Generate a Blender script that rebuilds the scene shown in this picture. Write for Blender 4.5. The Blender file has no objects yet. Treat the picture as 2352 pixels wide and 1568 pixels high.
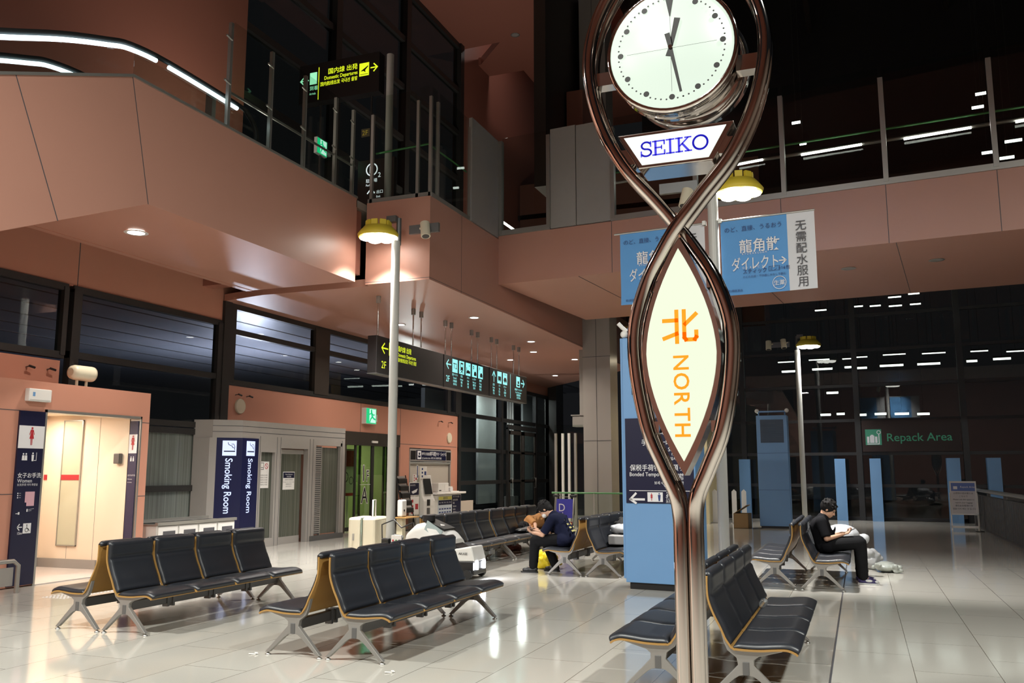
import bpy, bmesh, math, random
from mathutils import Vector, Matrix, Euler
random.seed(7)
R = math.radians
PI = math.pi
scn = bpy.context.scene
COL = scn.collection

# ------------------------------------------------------------------ camera, world, exposure
cam_d = bpy.data.cameras.new('camera'); cam_d.sensor_width = 36.0; cam_d.lens = 31.07
cam_d.clip_end = 300
cam = bpy.data.objects.new('camera', cam_d); COL.objects.link(cam)
cam.location = (0, 0, 1.6); cam.rotation_euler = (R(98.38), 0, R(21.3))
scn.camera = cam
scn.view_settings.view_transform = 'Standard'
scn.view_settings.look = 'None'
scn.view_settings.gamma = 1.0
scn.view_settings.exposure = 0.0
scn.view_settings.use_curve_mapping = False
wd = bpy.data.worlds.new('night'); scn.world = wd; wd.use_nodes = True
wd.node_tree.nodes['Background'].inputs[0].default_value = (0.6, 0.62, 0.7, 1)
wd.node_tree.nodes['Background'].inputs[1].default_value = 0.012
scn.cycles.max_bounces = 8
scn.cycles.transparent_max_bounces = 16
scn.cycles.caustics_reflective = False
scn.cycles.caustics_refractive = False
scn.cycles.sample_clamp_indirect = 6.0

def light(name, loc, power, size=0.5, color=(1, 0.95, 0.88), kind='AREA', rot=(0, 0, 0), spread=180, shape='DISK', sy=None):
    d = bpy.data.lights.new(name, kind); d.energy = power; d.color = color
    if kind == 'AREA':
        d.shape = shape; d.size = size; d.spread = R(spread)
        if sy: d.size_y = sy
    else:
        d.shadow_soft_size = size
    o = bpy.data.objects.new(name, d); COL.objects.link(o); o.location = loc; o.rotation_euler = rot
    return o
# hall floodlights of the same lamp posts / high ceiling lights
light('flood_near_left', (-9.0, 2.5, 6.9), 800, 0.5, (0.99, 1, 0.93))
light('flood_near_middle', (-3.5, 1.5, 9.0), 1150, 0.6, (0.99, 1, 0.93))
light('flood_near_right', (4.0, 4.0, 8.5), 1050, 0.6, (0.99, 1, 0.93))
light('upper_floor_fill', (-10.4, 13.2, 7.3), 85, 0.5, (1, 0.9, 0.8), rot=(PI, 0, 0))  # unseen fill added to brighten the upper walls, faces up
light('upper_floor_fill', (-9.8, 24.0, 7.3), 200, 0.5, (1, 0.9, 0.8), rot=(PI, 0, 0))  # second added fill, brightens the high ceiling

# ------------------------------------------------------------------ mesh helpers
def vadd(a, b): return (a[0]+b[0], a[1]+b[1], a[2]+b[2])
class MB:
    def __init__(s): s.v = []; s.f = []; s.sm = []
    def add(s, vs, fs, smooth=False):
        n = len(s.v); s.v += [tuple(v) for v in vs]
        s.f += [tuple(i+n for i in f) for f in fs]; s.sm += [smooth]*len(fs); return s
    def box(s, a, b):
        x0, y0, z0 = a; x1, y1, z1 = b
        x0, x1 = sorted((x0, x1)); y0, y1 = sorted((y0, y1)); z0, z1 = sorted((z0, z1))
        return s.add([(x0,y0,z0),(x1,y0,z0),(x1,y1,z0),(x0,y1,z0),(x0,y0,z1),(x1,y0,z1),(x1,y1,z1),(x0,y1,z1)],
              [(0,3,2,1),(4,5,6,7),(0,1,5,4),(1,2,6,5),(2,3,7,6),(3,0,4,7)])
    def obox(s, c, size, rot=(0,0,0)):
        M = Euler(rot).to_matrix(); h = Vector(size)/2; vs = []
        for z in (-1,1):
            for x,y in ((-1,-1),(1,-1),(1,1),(-1,1)):
                vs.append(Vector(c)+M@Vector((x*h.x,y*h.y,z*h.z)))
        return s.add(vs, [(0,3,2,1),(4,5,6,7),(0,1,5,4),(1,2,6,5),(2,3,7,6),(3,0,4,7)])
    def prism(s, pts, axis, d0, d1):
        n = len(pts)
        def P(p, d):
            return {'x': (d, p[0], p[1]), 'y': (p[0], d, p[1]), 'z': (p[0], p[1], d)}[axis]
        vs = [P(p, d0) for p in pts]+[P(p, d1) for p in pts]
        fs = [tuple(range(n)), tuple(range(2*n-1, n-1, -1))]+[(i, i+n, (i+1) % n+n, (i+1) % n) for i in range(n)]
        return s.add(vs, fs)
    def hexa(s, bot, top):   # two rings of 4 points
        return s.add(list(bot)+list(top), [(0,3,2,1),(4,5,6,7),(0,1,5,4),(1,2,6,5),(2,3,7,6),(3,0,4,7)])
    def quad(s, *p): return s.add(p, [tuple(range(len(p)))])
    def cone(s, p0, p1, r0, r1, n=16, cap=True):
        p0 = Vector(p0); p1 = Vector(p1); d = (p1-p0).normalized()
        a = d.orthogonal().normalized(); b = d.cross(a); vs = []
        for p, r in ((p0, r0), (p1, r1)):
            for i in range(n):
                t = 2*PI*i/n; vs.append(p+a*r*math.cos(t)+b*r*math.sin(t))
        s.add(vs, [(i, (i+1) % n, (i+1) % n+n, i+n) for i in range(n)], True)
        if cap: s.add(vs[:n], [tuple(range(n-1, -1, -1))]); s.add(vs[n:], [tuple(range(n))])
        return s
    def cyl(s, p0, p1, r, n=16, cap=True): return s.cone(p0, p1, r, r, n, cap)
    def tube(s, path, r, n=12, closed=False, cap=True):
        P = [Vector(p) for p in path]; m = len(P); vs = []
        rr = r if isinstance(r, (list, tuple)) else [r]*m
        prev = None
        for i in range(m):
            if closed: t = P[(i+1) % m]-P[i-1]
            else: t = P[min(i+1, m-1)]-P[max(i-1, 0)]
            t.normalize()
            if prev is None: a = t.orthogonal().normalized()
            else:
                a = prev-t*prev.dot(t)
                a = a.normalized() if a.length > 1e-6 else t.orthogonal().normalized()
            prev = a; b = t.cross(a)
            for k in range(n):
                w = 2*PI*k/n; vs.append(P[i]+(a*math.cos(w)+b*math.sin(w))*rr[i])
        fs = []
        for i in range(m if closed else m-1):
            j = (i+1) % m
            for k in range(n):
                fs.append((i*n+k, i*n+(k+1) % n, j*n+(k+1) % n, j*n+k))
        s.add(vs, fs, True)
        if cap and not closed:
            s.add(vs[:n], [tuple(range(n-1, -1, -1))]); s.add(vs[-n:], [tuple(range(n))])
        return s
    def lathe(s, prof, c=(0,0,0), n=24, axis='z', R0=None, caps=True):
        vs = []; m = len(prof)
        for r, h in prof:
            for k in range(n):
                w = 2*PI*k/n; x, y = r*math.cos(w), r*math.sin(w)
                p = {'z': (x, y, h), 'y': (x, h, y), 'x': (h, x, y)}[axis]
                if R0 is not None: p = R0@Vector(p)
                vs.append((p[0]+c[0], p[1]+c[1], p[2]+c[2]))
        fs = [(i*n+k, i*n+(k+1) % n, (i+1)*n+(k+1) % n, (i+1)*n+k) for i in range(m-1) for k in range(n)]
        s.add(vs, fs, True)
        if caps: s.add(vs[:n], [tuple(range(n))]); s.add(vs[-n:], [tuple(range(n))])
        return s
    def ball(s, c, r, n=16, m=10, rot=(0,0,0)):
        if not isinstance(r, (tuple, list)): r = (r, r, r)
        M = Euler(rot).to_matrix(); vs = []; c = Vector(c)
        vs.append(c+M@Vector((0,0,r[2])))
        for i in range(1, m):
            t = PI*i/m
            for k in range(n):
                w = 2*PI*k/n
                vs.append(c+M@Vector((r[0]*math.sin(t)*math.cos(w), r[1]*math.sin(t)*math.sin(w), r[2]*math.cos(t))))
        vs.append(c+M@Vector((0,0,-r[2])))
        fs = [(0, 1+k, 1+(k+1) % n) for k in range(n)]
        for i in range(m-2):
            for k in range(n):
                a = 1+i*n+k; b = 1+i*n+(k+1) % n
                fs.append((a, a+n, b+n, b))
        L = len(vs)-1; o = 1+(m-2)*n
        fs += [(L, o+(k+1) % n, o+k) for k in range(n)]
        return s.add(vs, fs, True)
    def cap(s, p0, p1, r0, r1=None, n=14):
        r1 = r0 if r1 is None else r1
        s.cone(p0, p1, r0, r1, n); s.ball(p0, r0, n, 8); s.ball(p1, r1, n, 8); return s
    def text(s, body, size, o, u, v, align='L', bold=0.0, off=0.0, valign='B', squeeze=1.0):
        vs, fs = glyphs(body, bold)
        xs = [p[0] for p in vs] or [0]; ys = [p[1] for p in vs] or [0]
        w = max(xs); sh = {'L': 0, 'C': -(max(xs)+min(xs))/2, 'R': -w}[align]
        vy = {'B': 0, 'M': -(max(ys)+min(ys))/2}[valign]
        o = Vector(o); u = Vector(u).normalized(); v = Vector(v).normalized(); nn = u.cross(v)
        return s.add([o+u*((p[0]+sh)*size*squeeze)+v*((p[1]+vy)*size)+nn*off for p in vs], fs)
    def strip(s, pts, w, o, u, v, off=0.0):   # flat polyline stroke of width w drawn in plane (u,v)
        o = Vector(o); u = Vector(u); v = Vector(v); nn = u.cross(v)
        for (x0, y0), (x1, y1) in zip(pts[:-1], pts[1:]):
            d = Vector((x1-x0, y1-y0)); L = d.length
            if L < 1e-6: continue
            d /= L; n = Vector((-d.y, d.x))*w/2; e = d*w*0.4
            q = [(x0-e.x+n.x, y0-e.y+n.y), (x0-e.x-n.x, y0-e.y-n.y), (x1+e.x-n.x, y1+e.y-n.y), (x1+e.x+n.x, y1+e.y+n.y)]
            s.add([o+u*a+v*b+nn*off for a, b in q], [(0, 1, 2, 3)])
        return s
    def poly(s, pts, o, u, v, off=0.0):
        o = Vector(o); u = Vector(u); v = Vector(v); nn = u.cross(v)
        return s.add([o+u*a+v*b+nn*off for a, b in pts], [tuple(range(len(pts)))])
    def disc(s, c, r, o, u, v, off=0.0, n=24, ry=None):
        ry = ry or r
        return s.poly([(c[0]+r*math.cos(2*PI*i/n), c[1]+ry*math.sin(2*PI*i/n)) for i in range(n)], o, u, v, off)
    def ring(s, c, r, w, o, u, v, off=0.0, n=32):
        o = Vector(o); u = Vector(u); v = Vector(v); nn = u.cross(v); vs = []
        for rad in (r-w/2, r+w/2):
            for i in range(n):
                t = 2*PI*i/n; vs.append(o+u*(c[0]+rad*math.cos(t))+v*(c[1]+rad*math.sin(t))+nn*off)
        return s.add(vs, [(i, (i+1) % n, (i+1) % n+n, i+n) for i in range(n)])
    def xf(s, M):
        s.v = [tuple(M@Vector(p)) for p in s.v]; return s
    def build(s, name, mat, parent=None, loc=None, rot=None, bevel=0, closed=True):
        me = bpy.data.meshes.new(name); me.from_pydata(s.v, [], s.f)
        me.polygons.foreach_set('use_smooth', s.sm)
        if closed:
            b = bmesh.new(); b.from_mesh(me); bmesh.ops.recalc_face_normals(b, faces=b.faces); b.to_mesh(me); b.free()
        me.update(); me.materials.append(mat)
        o = bpy.data.objects.new(name, me); COL.objects.link(o)
        if parent is not None: o.parent = parent
        if loc is not None: o.location = loc
        if rot is not None: o.rotation_euler = rot
        if bevel:
            m = o.modifiers.new('bevel', 'BEVEL'); m.width = bevel; m.segments = 2; m.limit_method = 'ANGLE'
        return o

_fc = bpy.data.curves.new('font_probe', 'FONT'); _fo = bpy.data.objects.new('font_probe', _fc); COL.objects.link(_fo)
_gc = {}
def glyphs(body, bold):
    k = (body, bold)
    if k not in _gc:
        _fc.body = body; _fc.offset = bold; _fc.resolution_u = 3
        bpy.context.view_layer.update()
        me = _fo.evaluated_get(bpy.context.evaluated_depsgraph_get()).to_mesh()
        _gc[k] = ([(p.co.x, p.co.y) for p in me.vertices], [tuple(q.vertices) for q in me.polygons])
    return _gc[k]

def tag(o, label=None, cat=None, group=None, kind=None):
    if label: o['label'] = label
    if cat: o['category'] = cat
    if group: o['group'] = group
    if kind: o['kind'] = kind
    return o
def thing(name, label, cat, loc=(0,0,0), rz=0, group=None):
    o = bpy.data.objects.new(name, None); COL.objects.link(o); o.empty_display_size = 0.1
    o.location = loc; o.rotation_euler = (0, 0, rz)
    return tag(o, label, cat, group)
ORD = ['first', 'second', 'third', 'fourth', 'fifth', 'sixth', 'seventh', 'eighth']
def struct(o): o['kind'] = 'structure'; return o
def copy_tree(root, loc, rz=None, label=None, group=None):
    def cp(o, par):
        c = o.copy(); COL.objects.link(c)
        if par is not None: c.parent = par
        for ch in list(kids.get(o.name, [])): cp(ch, c)
        return c
    kids = {}
    for q in bpy.data.objects:
        if q.parent: kids.setdefault(q.parent.name, []).append(q)
    r = cp(root, None); r.location = loc
    if rz is not None: r.rotation_euler = (0, 0, rz)
    if label: r['label'] = label
    if group: r['group'] = group
    return r

# ------------------------------------------------------------------ materials
def srgb(h):
    h = h.lstrip('#'); c = [int(h[i:i+2], 16)/255 for i in (0, 2, 4)]
    return tuple((x/12.92 if x <= 0.04045 else ((x+0.055)/1.055)**2.4) for x in c)+(1,)
def mat(name, col, rough=0.5, metal=0.0, spec=0.5, emit=None, es=0.0, noise=0.0, nscale=6.0, bump=0.0, bscale=200, alpha=None):
    m = bpy.data.materials.new(name); m.use_nodes = True; nt = m.node_tree; b = nt.nodes['Principled BSDF']
    c = srgb(col) if isinstance(col, str) else tuple(col)+(1,)
    b.inputs['Base Color'].default_value = c; b.inputs['Roughness'].default_value = rough
    b.inputs['Metallic'].default_value = metal; b.inputs['Specular IOR Level'].default_value = spec
    if emit is not None:
        b.inputs['Emission Color'].default_value = srgb(emit) if isinstance(emit, str) else tuple(emit)+(1,)
        b.inputs['Emission Strength'].default_value = es
    tc = nt.nodes.new('ShaderNodeTexCoord')
    if noise:
        n = nt.nodes.new('ShaderNodeTexNoise'); n.inputs['Scale'].default_value = nscale; n.inputs['Detail'].default_value = 4
        mx = nt.nodes.new('ShaderNodeMix'); mx.data_type = 'RGBA'
        mx.inputs[6].default_value = tuple(x*(1-noise) for x in c[:3])+(1,); mx.inputs[7].default_value = tuple(min(1, x*(1+noise)) for x in c[:3])+(1,)
        nt.links.new(tc.outputs['Object'], n.inputs['Vector']); nt.links.new(n.outputs['Fac'], mx.inputs[0]); nt.links.new(mx.outputs[2], b.inputs['Base Color'])
    if bump:
        n2 = nt.nodes.new('ShaderNodeTexNoise'); n2.inputs['Scale'].default_value = bscale
        bp = nt.nodes.new('ShaderNodeBump'); bp.inputs['Strength'].default_value = bump; bp.inputs['Distance'].default_value = 0.002
        nt.links.new(tc.outputs['Object'], n2.inputs['Vector']); nt.links.new(n2.outputs['Fac'], bp.inputs['Height']); nt.links.new(bp.outputs[0], b.inputs['Normal'])
    return m
def glass(name, tint=(0.85, 0.9, 0.88), base=0.06, rough=0.0, fmul=1.0):
    m = bpy.data.materials.new(name); m.use_nodes = True; nt = m.node_tree; nt.nodes.clear()
    out = nt.nodes.new('ShaderNodeOutputMaterial'); tr = nt.nodes.new('ShaderNodeBsdfTransparent'); gl = nt.nodes.new('ShaderNodeBsdfGlossy')
    tr.inputs[0].default_value = tint+(1,); gl.inputs['Roughness'].default_value = rough; gl.inputs[0].default_value = (1, 1, 1, 1)
    fr = nt.nodes.new('ShaderNodeLayerWeight'); fr.inputs[0].default_value = 0.35
    ma = nt.nodes.new('ShaderNodeMath'); ma.operation = 'MULTIPLY_ADD'; ma.inputs[1].default_value = 0.7*fmul; ma.inputs[2].default_value = base
    pw = nt.nodes.new('ShaderNodeMath'); pw.operation = 'POWER'; pw.inputs[1].default_value = 2.5
    mx = nt.nodes.new('ShaderNodeMixShader')
    nt.links.new(fr.outputs['Facing'], pw.inputs[0]); nt.links.new(pw.outputs[0], ma.inputs[0]); nt.links.new(ma.outputs[0], mx.inputs[0])
    nt.links.new(tr.outputs[0], mx.inputs[1]); nt.links.new(gl.outputs[0], mx.inputs[2]); nt.links.new(mx.outputs[0], out.inputs[0])
    return m
def emit(name, col, s):
    return mat(name, (0.02, 0.02, 0.02), 0.5, emit=col, es=s)

SALMON = mat('salmon_panel', (0.46, 0.235, 0.175), 0.42, noise=0.05, nscale=0.6)
SALMON2 = mat('salmon_panel_wall', (0.53, 0.245, 0.17), 0.5, noise=0.04, nscale=0.8)
SALMON_DIM = mat('salmon_panel_dim', (0.30, 0.12, 0.085), 0.45)  # darker salmon copy; dimness of the upper parts is put into its colour
DARKFR = mat('dark_frame', (0.035, 0.034, 0.033), 0.4, 0.3)
DARKFR2 = mat('dark_brown_frame', (0.05, 0.042, 0.036), 0.4, 0.3)
GREYP = mat('grey_panel', (0.30, 0.28, 0.26), 0.45, noise=0.04)
STEEL = mat('satin_steel', (0.42, 0.41, 0.38), 0.35, 0.7)
ALU = mat('cast_aluminium', (0.30, 0.29, 0.275), 0.42, 0.55)
ALUD = mat('dark_aluminium', (0.14, 0.14, 0.14), 0.4, 0.5)
CHROME = mat('chrome', (0.62, 0.57, 0.53), 0.06, 1.0)
CHROME2 = mat('polished_steel', (0.62, 0.58, 0.55), 0.12, 1.0)
LEATHER = mat('dark_leather', (0.016, 0.018, 0.023), 0.38, noise=0.08, nscale=8, bump=0.15, bscale=300)
WOOD = mat('amber_plywood', (0.34, 0.19, 0.055), 0.4, noise=0.12, nscale=5)
RUBBER = mat('black_rubber', (0.015, 0.015, 0.015), 0.6)
BLACK = mat('black_plastic', (0.012, 0.012, 0.013), 0.4)
WHITEP = mat('white_plastic', (0.72, 0.71, 0.68), 0.35)
CREAMP = mat('cream_plastic', (0.66, 0.60, 0.46), 0.4)
PAPER = mat('white_paper', (0.75, 0.73, 0.70), 0.7)
NAVY = mat('navy_sign', (0.005, 0.006, 0.032), 0.4)
BLUE = mat('blue_paint', (0.15, 0.31, 0.56), 0.5, noise=0.05, nscale=1.5)
BLUED = mat('blue_louver', (0.05, 0.08, 0.13), 0.5)
SIGNBLK = mat('sign_black', (0.016, 0.014, 0.014), 0.35)
GREENR = mat('green_rail', (0.06, 0.22, 0.07), 0.35)
CREAMW = mat('cream_wall', (0.78, 0.66, 0.52), 0.5)
STONE = mat('pale_stone', (0.62, 0.56, 0.53), 0.25, noise=0.06, nscale=3)
GLASS = glass('clear_glass', (0.88, 0.91, 0.89), 0.012, 0.0, 0.55)
GLASSD = glass('window_glass', (0.75, 0.78, 0.76), 0.025, 0.0, 0.4)
E_WHITE = emit('lamp_white', (1, 0.97, 0.9), 14)
E_TUBE = emit('tube_white', (0.95, 1.0, 0.95), 5)
E_COOL = emit('cool_white_light', (0.72, 0.92, 1.0), 3.2)
E_CLOCK = emit('clock_light', (0.80, 0.93, 0.78), 1.0)
E_NORTH = emit('sign_light_cream', (0.93, 1.0, 0.76), 0.95)
E_WSIGN = emit('sign_light_white', (0.90, 0.95, 0.88), 1.05)
E_CYAN = emit('sign_cyan', (0.30, 0.90, 0.88), 1.1)
E_YEL = emit('sign_yellow', (0.85, 1.0, 0.02), 1.0)
E_GRN = emit('exit_green', (0.0, 0.62, 0.22), 1.0)
E_GRNW = emit('exit_white', (0.62, 1.0, 0.82), 1.0)
E_MINT = emit('sign_mint', (0.35, 0.95, 0.55), 1.0)
E_LAV = emit('smoking_light', (0.62, 0.70, 1.0), 1.3)
E_BLUEBG = mat('smoking_navy', (0.004, 0.005, 0.03), 0.3, emit=(0.004, 0.006, 0.05), es=0.25)
INKBLUE = mat('logo_blue', (0.02, 0.015, 0.45), 0.4, emit=(0.02, 0.015, 0.42), es=0.6)
INKORG = mat('orange_ink', (0.85, 0.22, 0.0), 0.5, emit=(0.9, 0.22, 0.0), es=0.5)
INKBLK = mat('black_ink', (0.01, 0.01, 0.01), 0.5)
INKGREY = mat('grey_ink', (0.07, 0.07, 0.08), 0.6)
INKNAVY = mat('navy_ink', (0.02, 0.04, 0.16), 0.6)
INKWHT = mat('white_ink', (0.72, 0.72, 0.74), 0.6)
INKRED = mat('red_ink', (0.42, 0.02, 0.03), 0.5)

def floor_mat():
    m = bpy.data.materials.new('floor_tiles'); m.use_nodes = True; nt = m.node_tree; b = nt.nodes['Principled BSDF']
    tc = nt.nodes.new('ShaderNodeTexCoord'); mp = nt.nodes.new('ShaderNodeMapping')
    mp.inputs['Rotation'].default_value = (0, 0, R(-90)); mp.inputs['Location'].default_value = (-0.25, 0.32, 0)
    br = nt.nodes.new('ShaderNodeTexBrick')
    br.inputs['Color1'].default_value = (0.56, 0.54, 0.485, 1); br.inputs['Color2'].default_value = (0.53, 0.51, 0.46, 1)
    br.inputs['Mortar'].default_value = (0.22, 0.20, 0.17, 1); br.inputs['Scale'].default_value = 1.0
    br.inputs['Mortar Size'].default_value = 0.004; br.inputs['Brick Width'].default_value = 1.32; br.inputs['Row Height'].default_value = 0.63
    br.inputs['Mortar Smooth'].default_value = 0.2; br.inputs['Bias'].default_value = 0.1
    nt.links.new(tc.outputs['Object'], mp.inputs['Vector']); nt.links.new(mp.outputs[0], br.inputs['Vector'])
    n = nt.nodes.new('ShaderNodeTexNoise'); n.inputs['Scale'].default_value = 180; n.inputs['Detail'].default_value = 3
    mx = nt.nodes.new('ShaderNodeMix'); mx.data_type = 'RGBA'; mx.blend_type = 'MULTIPLY'; mx.inputs[0].default_value = 0.25
    cr = nt.nodes.new('ShaderNodeValToRGB'); cr.color_ramp.elements[0].color = (0.7, 0.7, 0.7, 1); cr.color_ramp.elements[1].color = (1, 1, 1, 1)
    cr.color_ramp.elements[0].position = 0.35; cr.color_ramp.elements[1].position = 0.6
    nt.links.new(tc.outputs['Object'], n.inputs['Vector']); nt.links.new(n.outputs['Fac'], cr.inputs[0])
    nt.links.new(br.outputs['Color'], mx.inputs[6]); nt.links.new(cr.outputs[0], mx.inputs[7]); nt.links.new(mx.outputs[2], b.inputs['Base Color'])
    n3 = nt.nodes.new('ShaderNodeTexNoise'); n3.inputs['Scale'].default_value = 1.2; n3.inputs['Detail'].default_value = 6
    mr = nt.nodes.new('ShaderNodeMapRange'); mr.inputs[3].default_value = 0.055; mr.inputs[4].default_value = 0.13
    nt.links.new(tc.outputs['Object'], n3.inputs['Vector']); nt.links.new(n3.outputs['Fac'], mr.inputs[0]); nt.links.new(mr.outputs[0], b.inputs['Roughness'])
    b.inputs['Specular IOR Level'].default_value = 1.0
    n4 = nt.nodes.new('ShaderNodeTexNoise'); n4.inputs['Scale'].default_value = 2.2
    bp = nt.nodes.new('ShaderNodeBump'); bp.inputs['Strength'].default_value = 0.05; bp.inputs['Distance'].default_value = 0.01
    nt.links.new(tc.outputs['Object'], n4.inputs['Vector']); nt.links.new(n4.outputs['Fac'], bp.inputs['Height']); nt.links.new(bp.outputs[0], b.inputs['Normal'])
    return m
FLOOR = floor_mat()
def frosted_mat(name, c0, c1, scale=26):
    m = bpy.data.materials.new(name); m.use_nodes = True; nt = m.node_tree; b = nt.nodes['Principled BSDF']
    tc = nt.nodes.new('ShaderNodeTexCoord'); mp = nt.nodes.new('ShaderNodeMapping'); mp.inputs['Scale'].default_value = (scale, scale, 0.15)
    n = nt.nodes.new('ShaderNodeTexNoise'); n.inputs['Scale'].default_value = 1.0; n.inputs['Detail'].default_value = 3
    cr = nt.nodes.new('ShaderNodeValToRGB'); cr.color_ramp.elements[0].color = c0+(1,); cr.color_ramp.elements[1].color = c1+(1,)
    cr.color_ramp.elements[0].position = 0.35; cr.color_ramp.elements[1].position = 0.68
    nt.links.new(tc.outputs['Object'], mp.inputs[0]); nt.links.new(mp.outputs[0], n.inputs['Vector']); nt.links.new(n.outputs['Fac'], cr.inputs[0]); nt.links.new(cr.outputs[0], b.inputs['Base Color'])
    b.inputs['Roughness'].default_value = 0.12
    return m
FROST = frosted_mat('frosted_window', (0.12, 0.135, 0.12), (0.20, 0.22, 0.205))
FROST2 = frosted_mat('ribbed_door_glass', (0.06, 0.065, 0.05), (0.13, 0.135, 0.11), 40)
VX, VY, VZ = Vector((1,0,0)), Vector((0,1,0)), Vector((0,0,1))
# ================================================================== SETTING
struct(MB().box((-17, -10, -0.2), (14, 32.1, 0)).build('floor', FLOOR))
# darker expansion joint strip in the floor
struct(MB().box((-0.31, 2, 0.0), (-0.295, 31, 0.0015)).build('trim_1', INKGREY))

WX = -12.8
struct(MB().box((-13, -10.3, 0), (14, -10, 15)).build('wall_back', SALMON_DIM))
struct(MB().box((14, -10, 0), (14.3, 33, 9)).build('wall_right', mat('right_wall', (0.20, 0.15, 0.12), 0.5)))
struct(MB().box((-12.4, -10, 15), (4, 4, 15.3)).build('ceiling_back', SALMON_DIM))
# ---- left wall
w = MB()
w.box((WX-0.3, -2, 4.85), (WX, 15.42, 7.0))
w.box((WX-0.3, -2, 0), (WX, 9.55, 3.5)).box((WX-0.3, 9.55, 2.6), (WX, 11.3, 3.5))
w.box((WX-0.3, 15.7, 2.68), (WX, 27.68, 3.48)).box((WX-0.3, 19.3, 0), (WX, 20.5, 2.68)).box((WX-0.3, 15.7, 0), (WX, 19.3, 2.68))
w.box((WX-0.3, 23.5, 0), (WX, 24.2, 2.68)).box((WX-0.3, 27.15, 0), (WX, 27.68, 2.68)).box((WX-0.3, 24.2, 2.33), (WX, 27.15, 2.68))
w.box((WX-0.3, 27.68, 4.85), (WX, 37.4, 7.0)).box((WX-0.25, 15.42, 5.3), (WX-0.02, 27.68, 7.0))
struct(w.build('wall_left', SALMON2))
# panel joints of the left wall
j = MB()
for y, z0, z1 in ((11.55, 4.85, 7), (21.3, 2.68, 3.48), (23.6, 0, 3.48), (7.0, 4.85, 7)):
    j.box((WX-0.01, y-0.008, z0), (WX+0.003, y+0.008, z1))
j.box((WX-0.01, 23.6, 2.42), (WX+0.003, 27.6, 2.435))
struct(j.build('trim_2', INKGREY))
# bulk of the wall on the upper floor: salmon volume in the darkened tone beside the escalator
struct(MB().box((WX-0.3, -2, 7.0), (-12.4, 15.3, 16.9)).build('wall_upper_left', SALMON_DIM))

def window(n, x, y0, y1, z0, z1, ys, zs, fr=0.06, m=DARKFR, gl=GLASSD, fw=0.05, frost=None):
    f = MB(); 
    for z in [z0, z1]+list(zs): f.box((x-0.09, y0, z-fr), (x+0.03, y1, z+fr))
    for y in [y0+fw, y1-fw]+list(ys): f.box((x-0.1, y-fw, z0), (x+0.05, y+fw, z1))
    o = struct(f.build('window_%d' % n, m))
    MB().box((x-0.04, y0, z0), (x-0.03, y1, z1)).build('window_glass', gl, o)
    return o
window(1, WX, 2.0, 11.35, 3.6, 4.8, [7.0], [])
window(2, WX, 11.46, 15.45, 2.56, 4.8, [], [3.63], fr=0.06, fw=0.09)
wf = window(3, WX, 11.52, 15.45, 0.05, 2.42, [], [1.27], fr=0.06, fw=0.08, gl=FROST)
# dark column between the two parts of the wall
struct(MB().box((WX-0.2, 15.42, 0), (WX+0.07, 15.66, 5.3)).build('trim_3', DARKFR))
window(4, WX, 15.6, 27.68, 3.55, 5.24, [23.2, 26.9], [4.68], fr=0.06, fw=0.12)
struct(MB().box((WX-0.12, 18.95, 3.55), (WX+0.05, 19.6, 5.24)).build('trim_4', DARKFR2))
w5 = window(5, WX, 27.68, 37.4, 0.05, 4.85, [31.7, 35.6], [3.58, 2.36, 1.22], fr=0.07, fw=0.1)
struct(MB().box((WX-0.15, 37.2, 0), (WX+0.4, 38.2, 6.0)).build('trim_5', DARKFR))
# glazed double door in the far part
dd = thing('glass_double_door', 'dark framed glass double door in the far left window wall', 'door', (WX+0.07, 33.0, 0))
MB().box((-0.03, -0.9, 3.25), (0.06, 2.4, 3.42)).box((-0.03, -0.9, 0), (0.05, -0.8, 3.3)).box((-0.03, 2.3, 0), (0.05, 2.4, 3.3)).build('door_frame', DARKFR, dd)
for k, y0 in enumerate((-0.78, 0.8)):
    l = MB(); 
    for a, b in (((0, y0, 0.02), (0.05, y0+0.14, 3.2)), ((0, y0+1.34, 0.02), (0.05, y0+1.48, 3.2)), ((0, y0, 0.02), (0.05, y0+1.48, 0.2)), ((0, y0, 3.05), (0.05, y0+1.48, 3.2)), ((0, y0, 1.2), (0.05, y0+1.48, 1.28)), ((0, y0, 2.3), (0.05, y0+1.48, 2.38))): l.box(a, b)
    lf = l.build('door_leaf', DARKFR2, dd)
    MB().box((0.02, y0+0.1, 0.1), (0.026, y0+1.4, 3.1)).build('door_glass', GLASS, lf)
    MB().tube([(0.05, y0+0.2+k*1.08, 0.95), (0.12, y0+0.2+k*1.08, 0.95), (0.12, y0+0.2+k*1.08, 1.35), (0.05, y0+0.2+k*1.08, 1.35)], 0.012, 8).build('door_handle', STEEL, lf)

# ---- upper curtain wall (2nd storey) and salmon ceiling above
f = MB(); X2 = -12.8
for z in (7.05, 8.6, 10.2, 11.9, 13.6, 15.2, 16.9): f.box((X2-0.12, 15.3, z-0.09), (X2+0.06, 27.7, z+0.09))
for y in (15.4, 19.5, 23.5, 27.6): f.box((X2-0.14, y-0.14, 7.0), (X2+0.12, y+0.14, 17))
o = struct(f.build('window_6', DARKFR))
MB().box((X2-0.05, 15.3, 7.0), (X2-0.04, 27.7, 17)).build('window_glass', GLASSD, o)
struct(MB().box((X2-0.3, 27.7, 7.0), (X2, 37, 20)).build('wall_far_left', SALMON_DIM))
c = MB()
c.box((-13.1, 15.0, 17), (-8.0, 27.9, 17.3)).box((-11.35, 27.9, 17), (-8.0, 37, 17.3)).box((-13.1, 29.3, 17), (-11.35, 30.35, 17.3))
c.prism([(-13.1, 27.9), (-11.35, 27.9), (-11.35, 27.9), (-13.1, 27.95)], 'z', 17, 17.3)
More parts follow.
